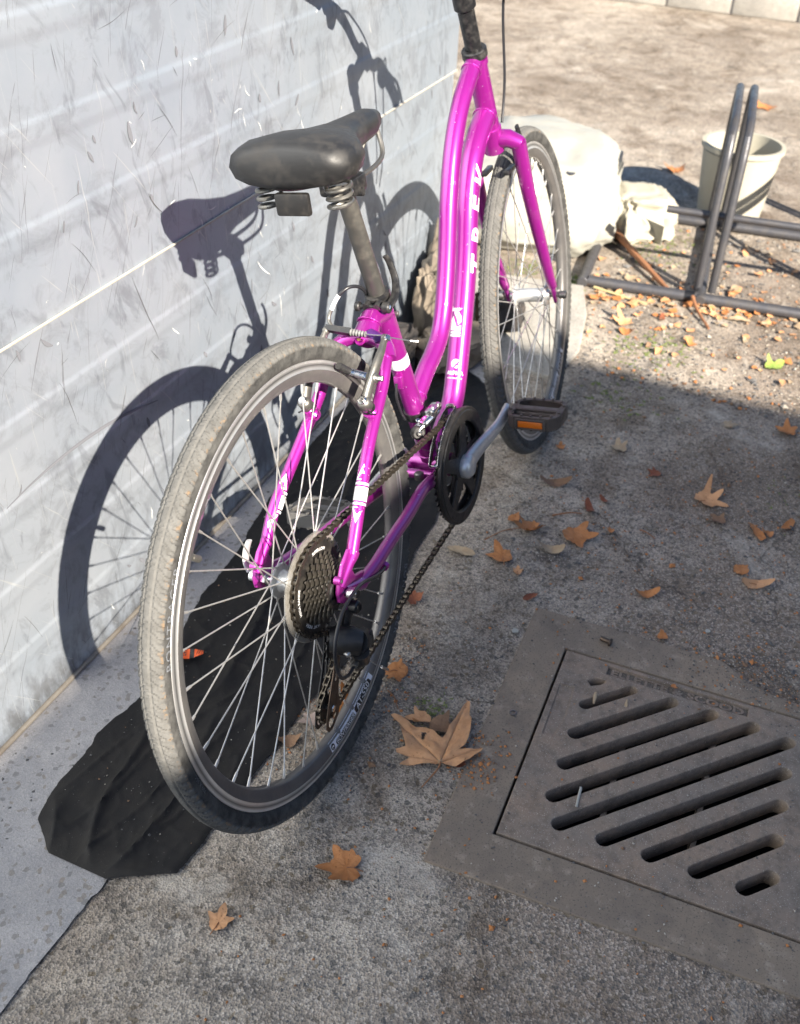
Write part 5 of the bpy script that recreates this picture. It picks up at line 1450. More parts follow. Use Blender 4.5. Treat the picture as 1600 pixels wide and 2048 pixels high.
# front derailleur
fd = empty('front_derailleur', bike, 'chromed front derailleur over the chainring')
def fd_plate(y, lab):
    # curved plate following the ring, in the bike plane
    c = CR; m = MB(); pts_o, pts_i = [], []
    for i in range(13):
        a = rad(88 + (150 - 88) * i / 12)
        wd = 0.011 - 0.004 * (i / 12)
        pts_o.append((c.x + (0.1045 + wd) * math.cos(a) , c.z + (0.1045 + wd) * math.sin(a)))
        pts_i.append((c.x + (0.1045 - 0.004) * math.cos(a), c.z + (0.1045 - 0.004) * math.sin(a)))
    lp = pts_o + list(reversed(pts_i))
    vs, fs = plate([[(x, z) for x, z in lp]], 0.0012, 0.0003)
    m.add(vs, fs, Matrix.Translation((0, y, 0)) @ Matrix.Rotation(PI / 2, 4, 'X'))
    return m.build('cage_plate', 'chrome', fd, lab, smooth=30)
fd_plate(-0.0560, 'outer cage plate'); fd_plate(-0.0410, 'inner cage plate')
def onring(a, r, y): return CR + polar(rad(a), r, y)
m = MB(); m.tube([onring(150, 0.108, -0.0560), onring(151.5, 0.1085, -0.0535), onring(151.5, 0.1085, -0.0435), onring(150, 0.108, -0.041)], 0.0028, 8, flat=(1.6, .6, (0, 0, 1)))
m.tube([onring(89, 0.1135, -0.0560), onring(88, 0.1155, -0.0530), onring(88, 0.1155, -0.044), onring(89, 0.1135, -0.041)], 0.0036, 8, flat=(1.6, .6, (0, 0, 1)))
m.build('cage_bridge', 'chrome', fd)
stc = BB + sdir * 0.128
m = MB(); m.tube([stc - sdir * 0.008, stc + sdir * 0.008], 0.0192, 28); m.box(stc + Vector((-0.004, -0.024, 0.0)), (0.020, 0.014, 0.018), bev=.002); m.build('clamp_band', 'black_alloy', fd)
m = MB()
for (p, s_) in (((stc + Vector((-0.004, -0.036, 0.010))), (0.034, 0.018, 0.012)), ((stc + Vector((-0.020, -0.028, -0.002))), (0.040, 0.016, 0.010))):
    m.box(p, s_, bev=.003)
m.tube([stc + Vector((-0.042, -0.018, -0.012)), stc + Vector((-0.030, -0.028, -0.002)), stc + Vector((0.0, -0.040, 0.006))], [0.010, 0.011, 0.008], 14, flat=(.7, 1, (0, 0, 1)))
m.build('linkage', 'chrome', fd)
m = MB(); m.disc(stc + Vector((-0.044, -0.022, -0.014)), (-.6, -.6, .2), 0.0125, 0.012, 24, .003); m.build('pivot_cap', 'black_alloy', fd)
m = MB()
for p in (Vector((-0.010, -0.038, 0.0175)), Vector((0.004, -0.042, 0.0175))): m.disc(stc + p, (-.1, -.2, 1), 0.0032, 0.004, 12, .0008)
m.disc(stc + Vector((-0.0505, -0.028, -0.012)), (-.6, -.6, .2), 0.0045, 0.005, 12, .001); m.disc(stc + Vector((-0.038, -0.022, 0.006)), (-.4, -.3, 1), 0.004, 0.004, 12, .001)
m.build('linkage_bolt', 'chrome', fd)
m = MB(); m.tube(spline([stc + Vector((-0.046, -0.02, -0.018)), stc + Vector((-0.030, -0.012, -0.05)), BB + Vector((-0.015, -0.012, 0.03))], 5), 0.0009, 6); m.build('shift_cable', 'inner_cable', fd)
# ------------------------------------------------------------------ DRAIN COVER
drain = empty('drain_cover', label='rusty cast iron drain cover with diagonal slots in its iron frame', cat='drain cover')
DX = Matrix((DA, -DB, Vector((0, 0, 1)))).transposed().to_4x4()
# local plate coordinates: (a, b) -> world; DA x DB points down, so mirror b
def dplate(loops, thick, bev, z, name, mat, parent, label=None):
    vs, fs = plate(loops, thick, bev)
    P = [dp(v.x, v.y, z + v.z) for v in vs]
    return MB().add(P, fs).build(name, mat, parent, label, smooth=35)
inner = [(-0.004, -0.004), (-0.004, 0.834), (0.424, 0.834), (0.424, -0.004)]
outer = [(-0.088, -0.082), (-0.089, 0.262), (-0.075, 0.285), (-0.052, 0.315), (-0.040, 0.36), (-0.034, 0.43), (-0.036, 0.885), (0.505, 0.885), (0.505, 0.30), (0.508, -0.084)]
dplate([outer, inner], 0.030, 0.002, -0.0115, 'drain_frame', 'iron_frame', drain, 'flat iron frame dusted with grit')
slots = []
w_ = 0.0115
def add_slots(bo):
    for k in range(0, 9):
        c_ = 0.177 + 0.0685 * k
        aS = min(0.368, c_ - 0.061); bS = c_ - aS
        bE = min(0.392, c_ - 0.049); aE = c_ - bE
        if aS - aE < 0.02: continue
        slots.append(stadium((aS, bo + bS), (aE, bo + bE), w_ if k else 0.0095, 6))
add_slots(0.0); add_slots(0.398)
slots.append([(0.058, 0.052), (0.068, 0.060), (0.060, 0.074), (0.050, 0.082), (0.045, 0.080), (0.047, 0.064)])
slots = [sl for sl in slots if max(p[1] for p in sl) < 0.825]
cov = [(0, 0), (0, 0.83), (0.42, 0.83), (0.42, 0)]
panel = [(0.0085, 0.079), (0.0085, 0.322), (0.0295, 0.322), (0.0295, 0.079)]
pan2 = [(0.085, 0.010), (0.085, 0.034), (0.150, 0.036), (0.205, 0.030), (0.205, 0.012)]
grate = dplate([cov] + slots + [panel, pan2], 0.034, 0.002, -0.0135, 'grate', 'iron', drain, 'slotted cast iron grate, brown with rust')
dplate([[(a - .001 * (1 if a < .02 else -1), b) for a, b in panel]], 0.02, 0.0, -0.0125, 'recess', 'grit_fill', grate)
dplate([pan2], 0.028, 0.0, -0.0132, 'recess', 'iron', grate)
vs, fs = text('ELLETTE & SCOOD', 0.0215, 0.0012, 0, 0.0007, space=1.02)
wid = max(v.x for v in vs) - min(v.x for v in vs); k = 0.230 / wid
MB().add([dp(0.019 - v.y * 0.95, 0.2005 + v.x * k, -0.0018 + v.z) for v in vs], fs).build('cast_lettering', 'iron', grate, 'worn raised lettering in the recess', smooth=0)
# slot walls need depth: ribs below the plate
m = MB()
for b in (0.14, 0.28, 0.42, 0.56, 0.70):
    P = [dp(a, b + q, z) for a in (0.0, 0.42) for q in (-0.004, 0.004) for z in (-0.031, -0.075)]
    m.add(P, [(0, 1, 3, 2), (4, 6, 7, 5), (0, 4, 5, 1), (2, 3, 7, 6), (0, 2, 6, 4), (1, 5, 7, 3)])
m.build('underside_rib', 'iron', drain, smooth=0, kind='stuff')

# ------------------------------------------------------------------ BLACK TARP
def interp(tab, x):
    for i in range(len(tab) - 1):
        if tab[i][0] <= x <= tab[i + 1][0]:
            t = (x - tab[i][0]) / (tab[i + 1][0] - tab[i][0]); return tab[i][1] + (tab[i + 1][1] - tab[i][1]) * t
    return tab[0][1] if x < tab[0][0] else tab[-1][1]
TL = [(-0.34, 0.30), (-0.30, 0.352), (-0.22, 0.364), (-0.133, 0.369), (-0.011, 0.353), (0.218, 0.400), (0.33, 0.403), (0.443, 0.424), (0.624, 0.450), (0.733, 0.458), (1.0, 0.462), (1.24, 0.44), (1.28, 0.36)]
TR = [(-0.34, 0.20), (-0.29, 0.11), (-0.096, 0.104), (-0.02, 0.097), (0.061, 0.100), (0.13, 0.088), (0.273, 0.075), (0.644, 0.098), (0.80, 0.112), (0.995, 0.127), (1.163, 0.149), (1.238, 0.217), (1.28, 0.30)]
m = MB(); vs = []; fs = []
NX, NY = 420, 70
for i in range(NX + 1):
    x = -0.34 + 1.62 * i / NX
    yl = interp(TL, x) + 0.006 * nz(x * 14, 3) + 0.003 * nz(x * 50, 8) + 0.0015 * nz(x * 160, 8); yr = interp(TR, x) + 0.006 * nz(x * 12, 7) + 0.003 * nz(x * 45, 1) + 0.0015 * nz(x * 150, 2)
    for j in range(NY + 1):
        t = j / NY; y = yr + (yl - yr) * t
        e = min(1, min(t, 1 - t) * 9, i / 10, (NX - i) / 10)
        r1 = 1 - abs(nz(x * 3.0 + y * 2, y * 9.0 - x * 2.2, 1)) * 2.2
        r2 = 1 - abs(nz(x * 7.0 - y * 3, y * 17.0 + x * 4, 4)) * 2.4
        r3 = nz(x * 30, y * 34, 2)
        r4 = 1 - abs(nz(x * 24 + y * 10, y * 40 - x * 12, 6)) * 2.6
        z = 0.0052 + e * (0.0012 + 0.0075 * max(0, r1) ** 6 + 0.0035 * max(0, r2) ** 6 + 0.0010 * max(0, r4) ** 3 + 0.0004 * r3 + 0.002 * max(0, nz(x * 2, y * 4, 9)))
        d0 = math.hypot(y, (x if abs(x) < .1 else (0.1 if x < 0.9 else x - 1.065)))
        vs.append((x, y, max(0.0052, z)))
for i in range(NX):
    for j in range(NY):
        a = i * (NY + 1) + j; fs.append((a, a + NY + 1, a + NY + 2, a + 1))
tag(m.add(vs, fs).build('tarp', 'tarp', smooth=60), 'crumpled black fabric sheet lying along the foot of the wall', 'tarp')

# ------------------------------------------------------------------ LEAVES
def lobed(kind, rnd):
    N_ = 72; out = []
    if kind == 'maple':
        tips = [(0, 1.0, .27), (54, 0.90, .23), (-52, 0.94, .25), (112, 0.64, .22), (-112, 0.60, .22)]
    elif kind == 'broad':
        tips = [(0, 1.0, .34), (60, 0.85, .30), (-58, 0.80, .3), (130, 0.5, .3), (-125, 0.5, .3)]
    elif kind == 'oval':
        tips = []
    else:
        tips = [(rnd.uniform(0, 360), rnd.uniform(.5, 1), rnd.uniform(.2, .4)) for _ in range(4)]
    j = [rnd.uniform(-8, 8) for _ in tips]; js = [rnd.uniform(.82, 1.1) for _ in tips]
    sd = rnd.uniform(0, 50)
    for i in range(N_):
        t = 360 * i / N_
        if kind == 'oval': r = 1 / math.sqrt((math.cos(rad(t)) / 1.0) ** 2 + (math.sin(rad(t)) / 0.36) ** 2)
        else:
            r = 0.48
            for (c_, R_, w), jj, k_ in zip(tips, j, js):
                d = abs((t - c_ - jj + 180) % 360 - 180) / 57.3
                r = max(r, R_ * k_ * (1 - (d / (w * 2.6)) ** 1.05) if d < w * 2.6 else 0)
            if kind == 'maple':
                d = abs((t - 180 + 180) % 360 - 180) / 57.3
                r *= min(1, 0.35 + d * 1.3) if d < .5 else 1
        r *= 1 + 0.09 * nz(math.cos(rad(t)) * 4 + sd, math.sin(rad(t)) * 4, sd) + 0.06 * nz(math.cos(rad(t)) * 12 + sd, math.sin(rad(t)) * 12, 2)
        out.append((r * math.cos(rad(t)), r * math.sin(rad(t))))
    return out
def leaf(label, x, y, size, kind='maple', rot=0, curl=0.25, mat='leaf_orange', roll=0.0, stem=True, outline=None, z0=0.004, group='fallen leaves on the yard', name='fallen_leaf', seed=None, tilt=0.0):
    rnd = random.Random(seed if seed is not None else hash((round(x, 3), round(y, 3))) & 0xffff)
    size *= 1.12
    curl *= 1.6
    out = outline or [(px * size, py * size) for px, py in lobed(kind, rnd)]
    NR = 9; vs = [Vector((0, 0, 0))]; fs = []; n = len(out); sd = rnd.uniform(0, 99)
    Rm = max(math.hypot(*p) for p in out)
    for k in range(1, NR + 1):
        t = k / NR
        for (px, py) in out:
            X_, Y_ = px * t, py * t; q = math.hypot(X_, Y_) / Rm
            a = math.atan2(Y_, X_)
            z = curl * Rm * (q ** 2) * (0.45 + 0.55 * math.sin(2 * a + sd)) + 0.10 * Rm * fbm(X_ / Rm * 2.2 + sd, Y_ / Rm * 2.2) * q + 0.02 * Rm * math.sin(a * 9 + sd) * q
            if roll:      # rolled towards one side
                u = Y_ / Rm; th = roll * max(0, u); 
                if th > 1e-4:
                    rr_ = Rm / roll; Y_ = rr_ * math.sin(th); z += rr_ * (1 - math.cos(th))
            vs.append(Vector((X_, Y_, z)))
    for i in range(n): fs.append((0, 1 + i, 1 + (i + 1) % n))
    for k in range(NR - 1):
        for i in range(n):
            a = 1 + k * n + i; b = 1 + k * n + (i + 1) % n; fs.append((a, b, b + n, a + n))
    Rz_ = Matrix.Rotation(rot, 4, 'Z') @ Matrix.Rotation(tilt, 4, 'X')
    vs = [Rz_ @ v for v in vs]
    zm = min(v.z for v in vs)
    o = MB().add([v + Vector((0, 0, -zm)) for v in vs], fs).build(name, mat, smooth=70)
    o.location = (x, y, z0)
    tag(o, label, 'leaf', group)
    zc = -zm
    if stem:
        L_ = Rm * rnd.uniform(0.5, 0.9)
        m = MB(); pts = spline([Rz_ @ Vector((0, 0, 0)) + Vector((0, 0, zc)), Rz_ @ Vector((-0.4 * L_, 0.05 * L_, 0)) + Vector((0, 0, zc + 0.002)), Rz_ @ Vector((-L_, rnd.uniform(-.3, .3) * L_, 0)) + Vector((0, 0, max(0.0008, zc * .3)))], 4)
        m.tube(pts, 0.0008, 6); m.build('leaf_stalk', 'twig', o)
    return o
# the big leaf in the foreground, outline in metres about its stalk joint
BL = [(0.051, -0.15), (0.042, -0.148), (0.043, -0.139), (0.043, -0.123), (0.043, -0.11), (0.036, -0.105), (0.021, -0.1), (0.02, -0.095), (0.032, -0.101), (0.04, -0.104), (0.0385, -0.091), (0.038, -0.082), (0.044, -0.078), (0.053, -0.091), (0.074, -0.076), (0.094, -0.061), (0.102, -0.043), (0.106, -0.047), (0.108, -0.06), (0.1, -0.09), (0.103, -0.105), (0.101, -0.119), (0.096, -0.13), (0.095, -0.138), (0.104, -0.14), (0.122, -0.139), (0.141, -0.141), (0.16, -0.143), (0.172, -0.143), (0.188, -0.146), (0.187, -0.151), (0.161, -0.16), (0.157, -0.165), (0.13, -0.173), (0.111, -0.176), (0.098, -0.176), (0.086, -0.17), (0.097, -0.191), (0.107, -0.204), (0.097, -0.204), (0.083, -0.197), (0.071, -0.192), (0.052, -0.178), (0.049, -0.163), (0.051, -0.155)]
def big_leaf():
    J = Vector((0.0515, -0.1525)); P0 = [Vector(p) - J for p in BL]
    P = []
    for i in range(len(P0)):
        a, b = P0[i], P0[(i + 1) % len(P0)]; k_ = max(1, int((b - a).length / 0.004))
        for q in range(k_): P.append(a.lerp(b, q / k_))
    n = len(P); NR = 16; vs = [Vector((0, 0, 0.011))]; fs = []
    tips = [Vector((0.102, -0.045)) - J, Vector((0.188, -0.147)) - J, Vector((0.106, -0.204)) - J, Vector((0.040, -0.080)) - J, Vector((0.021, -0.097)) - J]
    def zf(v):
        r = v.length; best = 9
        for T_ in tips:
            d = T_.normalized(); u = v.dot(d)
            if u > 0: best = min(best, abs(v.x * d.y - v.y * d.x) / (0.25 + 0.75 * min(1, u / T_.length)))
        vein = 0.0018 * math.exp(-(best / 0.0022) ** 2)
        fold = 0.0045 * (1 - math.exp(-(best / 0.012)))
        return 0.009 + 0.10 * r * max(0.0, 1 - r / 0.18) + fold * 0.8 - vein + 0.006 * fbm(v.x * 26, v.y * 26, 3) * min(1, r / .03) + 0.0012 * nz(v.x * 120, v.y * 120)
    for k in range(1, NR + 1):
        for p in P:
            v = p * (k / NR); vs.append(Vector((v.x, v.y, max(0.002, zf(v)))))
    hole = []
    for i in range(n): fs.append((0, 1 + i, 1 + (i + 1) % n))
    hc = Vector((0.0855, -0.1085)) - J
    for k in range(NR - 1):
        for i in range(n):
            a = 1 + k * n + i; b = 1 + k * n + (i + 1) % n
            c_ = (vs[a] + vs[b + n]) / 2
            dx, dy = c_.x - hc.x, c_.y - hc.y
            if (dx * 0.93 + dy * 0.36) ** 2 / 0.0085 ** 2 + (-dx * 0.36 + dy * .93) ** 2 / 0.0038 ** 2 < 1: continue
            fs.append((a, b, b + n, a + n))
    o = MB().add(vs, fs).build('fallen_leaf', 'leaf_tan', smooth=70); o.location = (J.x, J.y, 0)
    tag(o, 'largest leaf, tan five-lobed maple leaf with a torn hole beside the rear wheel', 'leaf', 'fallen leaves on the yard')
    for T_ in tips:
        m = MB(); m.tube([Vector((*(T_ * q), zf(T_ * q) + 0.0003)) for q in [i / 14 for i in range(14)]], [0.0008 - 0.0006 * i / 14 for i in range(14)], 6)
        m.build('leaf_vein', 'leaf_pale', o)
    m = MB(); m.tube(spline([(0, 0, 0.012), (-0.012, -0.001, 0.010), (-0.03, 0.004, 0.006), (-0.052, 0.010, 0.003)], 5), [0.0015] * 10 + [0.0011] * 6, 8)
    m.build('leaf_stalk', 'twig', o)
big_leaf()
LV = [
 ('small tan leaf with a folded pale edge, touching the largest leaf', 0.124, -0.090, 0.028, 'broad', 1.9, 0.35, 'leaf_tan', 1.6, False),
 ('crumpled brown leaf partly under the largest leaf', 0.122, -0.124, 0.034, 'scrap', 0.4, 0.5, 'leaf_brown', 0, False),
 ('tan leaf shreds beside the rear tyre near the cable end', 0.209, -0.008, 0.036, 'scrap', -0.9, 0.15, 'leaf_orange', 0, True),
 ('rust red leaf beside the rear tyre under the lower chain', 0.392, 0.040, 0.030, 'maple', 1.2, 0.55, 'leaf_rust', 0, False),
 ('orange leaf with a long stalk, midway between chainring and drain', 0.586, -0.070, 0.036, 'broad', 0.6, 0.22, 'leaf_orange', 0, True),
 ('curled orange leaf rolled into a tube, ahead of the chainring', 0.703, -0.096, 0.042, 'maple', 2.2, 0.55, 'leaf_orange', 2.6, True),
 ('broken orange brown leaf right of the rolled one', 0.719, -0.183, 0.050, 'broad', -1.4, 0.2, 'leaf_orange', 0, False),
 ('dull brown leaf with a folded middle, left of the pedal shade', 0.879, -0.089, 0.032, 'oval', -1.2, 0.35, 'leaf_brown', 1.2, False),
 ('pale half leaf right of the lower chain', 0.568, 0.011, 0.026, 'oval', -1.5, 0.25, 'leaf_pale', 1.0, False),
 ('slim rust coloured leaf standing off the broken one', 0.824, -0.184, 0.022, 'oval', 0.5, 0.3, 'leaf_rust', 1.2, False),
 ('dry curled sliver under the broken orange leaf', 0.652, -0.150, 0.026, 'oval', -1.5, 0.5, 'leaf_pale', 1.5, False),
 ('small heart shaped scrap beside the long stalk', 0.558, -0.112, 0.016, 'broad', 0.2, 0.2, 'leaf_tan', 0, True),
 ('small forked leaf in the middle of the yard', 1.083, -0.184, 0.030, 'maple', 0.4, 0.35, 'leaf_pale', 0, False),
 ('flat rounded rust leaf behind the forked one', 1.020, -0.283, 0.022, 'broad', 1.4, 0.12, 'leaf_rust', 0, False),
 ('cupped tan leaf on the dark stain at right', 0.966, -0.405, 0.046, 'maple', -0.7, 0.45, 'leaf_tan', 1.3, True),
 ('small brown leaf below the cupped tan leaf', 0.907, -0.445, 0.024, 'broad', 0.9, 0.3, 'leaf_brown', 0, False),
 ('pale yellow leaf near the shade edge', 1.307, -0.397, 0.024, 'maple', -1.2, 0.12, 'leaf_pale', 0, False),
 ('thick brown leaf at the right edge near the shade line', 1.343, -0.532, 0.036, 'broad', 0.3, 0.3, 'leaf_orange', 0, False),
 ('upright orange seed leaf at right', 0.902, -0.524, 0.026, 'oval', 0.6, 0.3, 'leaf_orange', 1.0, False),
 ('yellow centred curled leaf beside the seed leaf', 0.906, -0.546, 0.020, 'broad', 1.1, 0.5, 'leaf_orange', 1.5, False),
 ('dark orange curled leaf at the right edge', 0.950, -0.580, 0.022, 'oval', -0.4, 0.5, 'leaf_orange', 1.5, False),
 ('small orange crescent leaf above the drain frame', 0.603, -0.358, 0.022, 'oval', -1.0, 0.4, 'leaf_orange', 1.8, False),
 ('tan leaf with a wavy edge right above the drain frame', 0.730, -0.548, 0.030, 'oval', -1.1, 0.35, 'leaf_tan', 0.8, True),
 ('flat torn orange leaf behind the wavy tan one', 0.762, -0.513, 0.028, 'scrap', -1.0, 0.12, 'leaf_orange', 0, False),
 ('orange crumb pile of leaf on the drain frame edge', 0.500, -0.412, 0.018, 'scrap', 0.5, 0.4, 'leaf_orange', 0, False),
 ('tiny orange leaf square above the broken leaf', 0.769, -0.246, 0.012, 'broad', 0.5, 0.3, 'leaf_orange', 0, False),
 ('small orange leaf behind the pedal by the front tyre', 1.026, -0.059, 0.018, 'broad', 0.2, 0.3, 'leaf_orange', 0, False),
 ('bright green leaf in the sun at right', 1.659, -0.457, 0.040, 'broad', -0.4, 0.3, 'leaf_green', 0.7, False),
 ('sunlit orange leaf in the middle beyond the shade line', 1.682, -0.239, 0.024, 'broad', 0.4, 0.4, 'leaf_orange', 0, False),
 ('tall tan sunlit leaf right of the front wheel', 1.722, -0.042, 0.042, 'maple', 0.8, 0.5, 'leaf_tan', 0.6, False),
 ('orange sunlit leaf leaning on the tall tan one', 1.672, -0.055, 0.034, 'broad', -0.5, 0.4, 'leaf_orange', 0, False),
 ('pale leaf beside the red stick inside the rack', 2.03, 0.02, 0.030, 'broad', -0.5, 0.2, 'leaf_pale', 0, False),
 ('torn orange scrap near the chainring foot', 0.718, -0.050, 0.022, 'scrap', 0.1, 0.15, 'leaf_orange', 0, False),
 ('orange splinter of leaf at the corner of the drain frame', 0.498, -0.158, 0.016, 'oval', -0.6, 0.3, 'leaf_rust', 1.0, False),
 ('grey pink pointed leaf under the rear wheel rim', 0.046, 0.069, 0.026, 'broad', 2.2, 0.3, 'leaf_grey', 0, True),
 ('orange triangle of leaf on the cast lettering', 0.384, -0.456, 0.009, 'scrap', 0.5, 0.3, 'leaf_orange', 0, False),
 ('small rust oval leaf left of the cupped leaf', 0.868, -0.205, 0.014, 'oval', 0.9, 0.3, 'leaf_rust', 0, False),
 ('torn orange leaf behind the derailleur cage', 0.085, 0.022, 0.040, 'maple', 0.9, 0.5, 'leaf_orange', 0, False),
 ('brown leaf at the tarp edge under the chain', -0.010, 0.086, 0.024, 'scrap', 0.9, 0.4, 'leaf_brown', 0, False),
 ('tan leaf cluster piece on the left of the rack', 1.85, -0.03, 0.030, 'maple', 0.3, 0.4, 'leaf_tan', 0, False),
 ('orange leaf tucked under the rack bar joint', 1.93, -0.175, 0.028, 'scrap', 0.8, 0.5, 'leaf_orange', 0, False),
 ('tan curled leaf right of the rack bar joint', 1.90, -0.265, 0.026, 'broad', 1.3, 0.5, 'leaf_tan', 0, False),
 ('pale leaf strip in front of the rack bar', 1.90, -0.33, 0.030, 'oval', -1.4, 0.4, 'leaf_pale', 0.8, False),
 ('orange leaf in front of the far end of the rack bar', 1.91, -0.40, 0.026, 'scrap', 0.2, 0.4, 'leaf_tan', 0, False),
 ('rust leaf left of the joint in front of the rack bar', 1.80, -0.13, 0.020, 'oval', 0.2, 0.3, 'leaf_rust', 0, False),
 ('reddish scrap in the foreground grit', 0.065, -0.180, 0.012, 'scrap', 0.3, 0.3, 'leaf_rust', 0, False),
]
for i, (lab, x, y, sz, kd, rt_, cu_, mt, rl, stm) in enumerate(LV):
    z_ = 0.004
    if kd == 'scrap' and sz < 0.01: z_ = 0.005
    leaf(lab, x, y, sz, kd, rt_, cu_, mt, rl, stm, z0=z_, seed=100 + i)
# foreground, below the photograph's own frame the yard simply goes on
for i, (lab, x, y, sz, kd, rt_, mt) in enumerate([('brown maple leaf on bare concrete nearest the camera', -0.18, -0.10, 0.045, 'maple', 2.0, 'leaf_orange'), ('small tan leaf in the left foreground', -0.33, 0.02, 0.024, 'broad', 0.2, 'leaf_tan'),
     ('brown leaf far back beyond the rack, left one', 3.1, 0.1, 0.06, 'maple', 0.4, 'leaf_orange'), ('tan leaf far back beyond the rack, right one', 3.4, -0.6, 0.06, 'maple', 1.4, 'leaf_tan'), ('orange leaf far back in the middle of the yard', 4.2, -0.1, 0.07, 'maple', 2.4, 'leaf_orange')]):
    leaf(lab, x, y, sz, kd, rt_, 0.35, mt, 0, True, seed=300 + i)

# ------------------------------------------------------------------ sticks, scraps, small hardware
def twig(label, pts, r, mat='twig', cat='stick', seg=8):
    m = MB(); sp = spline(pts, 5); L_ = len(sp)
    m.tube(sp, [r * (1 - 0.5 * i / L_) * (1 + 0.12 * math.sin(i * 2.3)) for i in range(L_)], seg)
    tag(m.build('twig', mat), label, cat)
twig('long red brown stick leaning into the rack', [(2.30, 0.155, 0.05), (2.20, 0.07, 0.034), (2.08, -0.03, 0.020), (1.975, -0.115, 0.012)], 0.013)
twig('forked red twig in front of the rack joint', [(1.935, -0.185, 0.03), (1.88, -0.215, 0.014), (1.80, -0.262, 0.006)], 0.006)
twig('pale dry stem lying along the rack bar', [(1.905, 0.10, 0.010), (1.885, 0.0, 0.008), (1.875, -0.07, 0.006)], 0.004, 'dry_grass')
twig('thin curved stem on the concrete by the chainring', [(0.62, -0.02, 0.006), (0.66, -0.045, 0.010), (0.69, -0.075, 0.008)], 0.0012)
twig('thin brown twig behind the broken leaf', [(0.765, -0.12, 0.004), (0.785, -0.15, 0.008), (0.80, -0.175, 0.004)], 0.0022)
twig('thin orange stem beside the rear tyre', [(0.16, -0.012, 0.004), (0.15, -0.028, 0.006), (0.13, -0.045, 0.003)], 0.0012)
twig('short red stem on the concrete at right', [(0.80, -0.30, 0.004), (0.792, -0.315, 0.008), (0.786, -0.335, 0.003)], 0.0016)
m = MB(); c0 = Vector((0.438, -0.322, 0.0105)); d = (DB + DA * 0.2).normalized()
m.tube([c0 - d * 0.012, c0 + d * 0.006], 0.0045, 16); m.tube([c0 + d * 0.006, c0 + d * 0.0085], [0.0080, 0.0075], 18)
tag(m.build('loose_bolt', 'bronze_steel'), 'short rusty bolt lying on the drain frame', 'bolt')
m = MB(); m.lathe([(0.004, 0), (0.0062, 0), (0.0062, 0.0012), (0.004, 0.0012)], (0.205, -0.222, 0.0045), (0, 0, 1), 20, closed=True)
tag(m.build('washer', 'dull_alloy'), 'small washer pressed into the grit on the drain frame', 'washer')
m = MB(); m.tube(spline([(0.105, -0.368, 0.0055), (0.100, -0.369, 0.007), (0.085, -0.370, 0.006), (0.066, -0.372, 0.0055)], 5), 0.0016, 8, flat=(1.3, .5, (0, 1, 0)))
tag(m.build('white_string', 'white_plastic'), 'short white strip of plastic hanging from a drain slot', 'plastic strip')
m = MB(); m.tube([(0.312, -0.337, 0.0045), (0.300, -0.338, 0.007), (0.285, -0.340, 0.004)], [0.002, 0.0026, 0.0012], 8, flat=(1.3, .5, (0, 1, 0)))
tag(m.build('pale_splinter', 'leaf_pale'), 'pale wood splinter at the end of the first drain slot', 'splinter')
m = MB(); m.tube([(0.297, -0.392, -0.006), (0.306, -0.391, 0.006), (0.312, -0.390, 0.012)], [0.0035, 0.0022, 0.0006], 8, flat=(1.2, .6, (0, 1, 0)))
tag(m.build('dry_bud', 'leaf_pale'), 'pale pointed bud standing in the second drain slot', 'bud')
for (x, y, r, lab) in ((0.396, -0.162, 0.0065, 'white paint flake on the concrete left of the drain frame'), (0.553, -0.485, 0.005, 'white flake on gravel above the drain frame')):
    vs, fs = plate([[(r * math.cos(a) * (1 + .3 * math.sin(a * 3)), r * math.sin(a)) for a in [2 * PI * i / 7 for i in range(7)]]], 0.0015)
    tag(MB().add([v + Vector((x, y, 0.0045)) for v in vs], fs).build('white_flake', 'white_plastic', smooth=0), lab, 'paint flake')
# orange printed scrap on the tarp
sc_ = empty('orange_scrap', label='torn orange and black printed scrap on the black tarp', cat='wrapper', xf=Matrix.Translation((0.078, 0.325, 0.019)) @ Matrix.Rotation(rad(-62), 4, 'Z') @ Matrix.Rotation(rad(-6), 4, 'Y'))
def strip(m, x0, x1, w0, w1, amp, z=0.0):
    n = 10; vs = []; fs = []
    for i in range(n + 1):
        t = i / n; x = x0 + (x1 - x0) * t; w = w0 + (w1 - w0) * t
        for j in range(5):
            u = j / 4 * 2 - 1; vs.append((x, u * w, z + amp * math.sin(u * 1.5 + x * 120) + 0.001 * nz(x * 200, u * 2)))
    for i in range(n):
        for j in range(4): a = i * 5 + j; fs.append((a, a + 5, a + 6, a + 1))
    m.add(vs, fs)
m = MB(); strip(m, -0.020, -0.004, 0.011, 0.010, 0.0022); strip(m, 0.004, 0.020, 0.0085, 0.005, 0.0018); m.build('orange_print', 'orange_label', sc_, kind='stuff')
m = MB(); strip(m, -0.0042, 0.0042, 0.010, 0.0085, 0.002); m.build('black_print', 'black_plastic', sc_)
vs, fs = text('TAX', 0.009, 0, 0.2, 0.0004)
MB().add([Vector((-0.0125 + v.y * 0.9, v.x, 0.0032)) for v in vs], fs).build('lettering', 'decal_black', sc_, smooth=0)
for q in (0.008, 0.012, 0.016):
    vs = [Vector((q, -0.006, 0.0026)), Vector((q + 0.001, -0.006, 0.0026)), Vector((q + 0.004, 0.005, 0.0026)), Vector((q + 0.003, 0.005, 0.0026))]
    MB().add(vs, [(0, 1, 2, 3)]).build('print_stripe', 'decal_black', sc_, smooth=0)

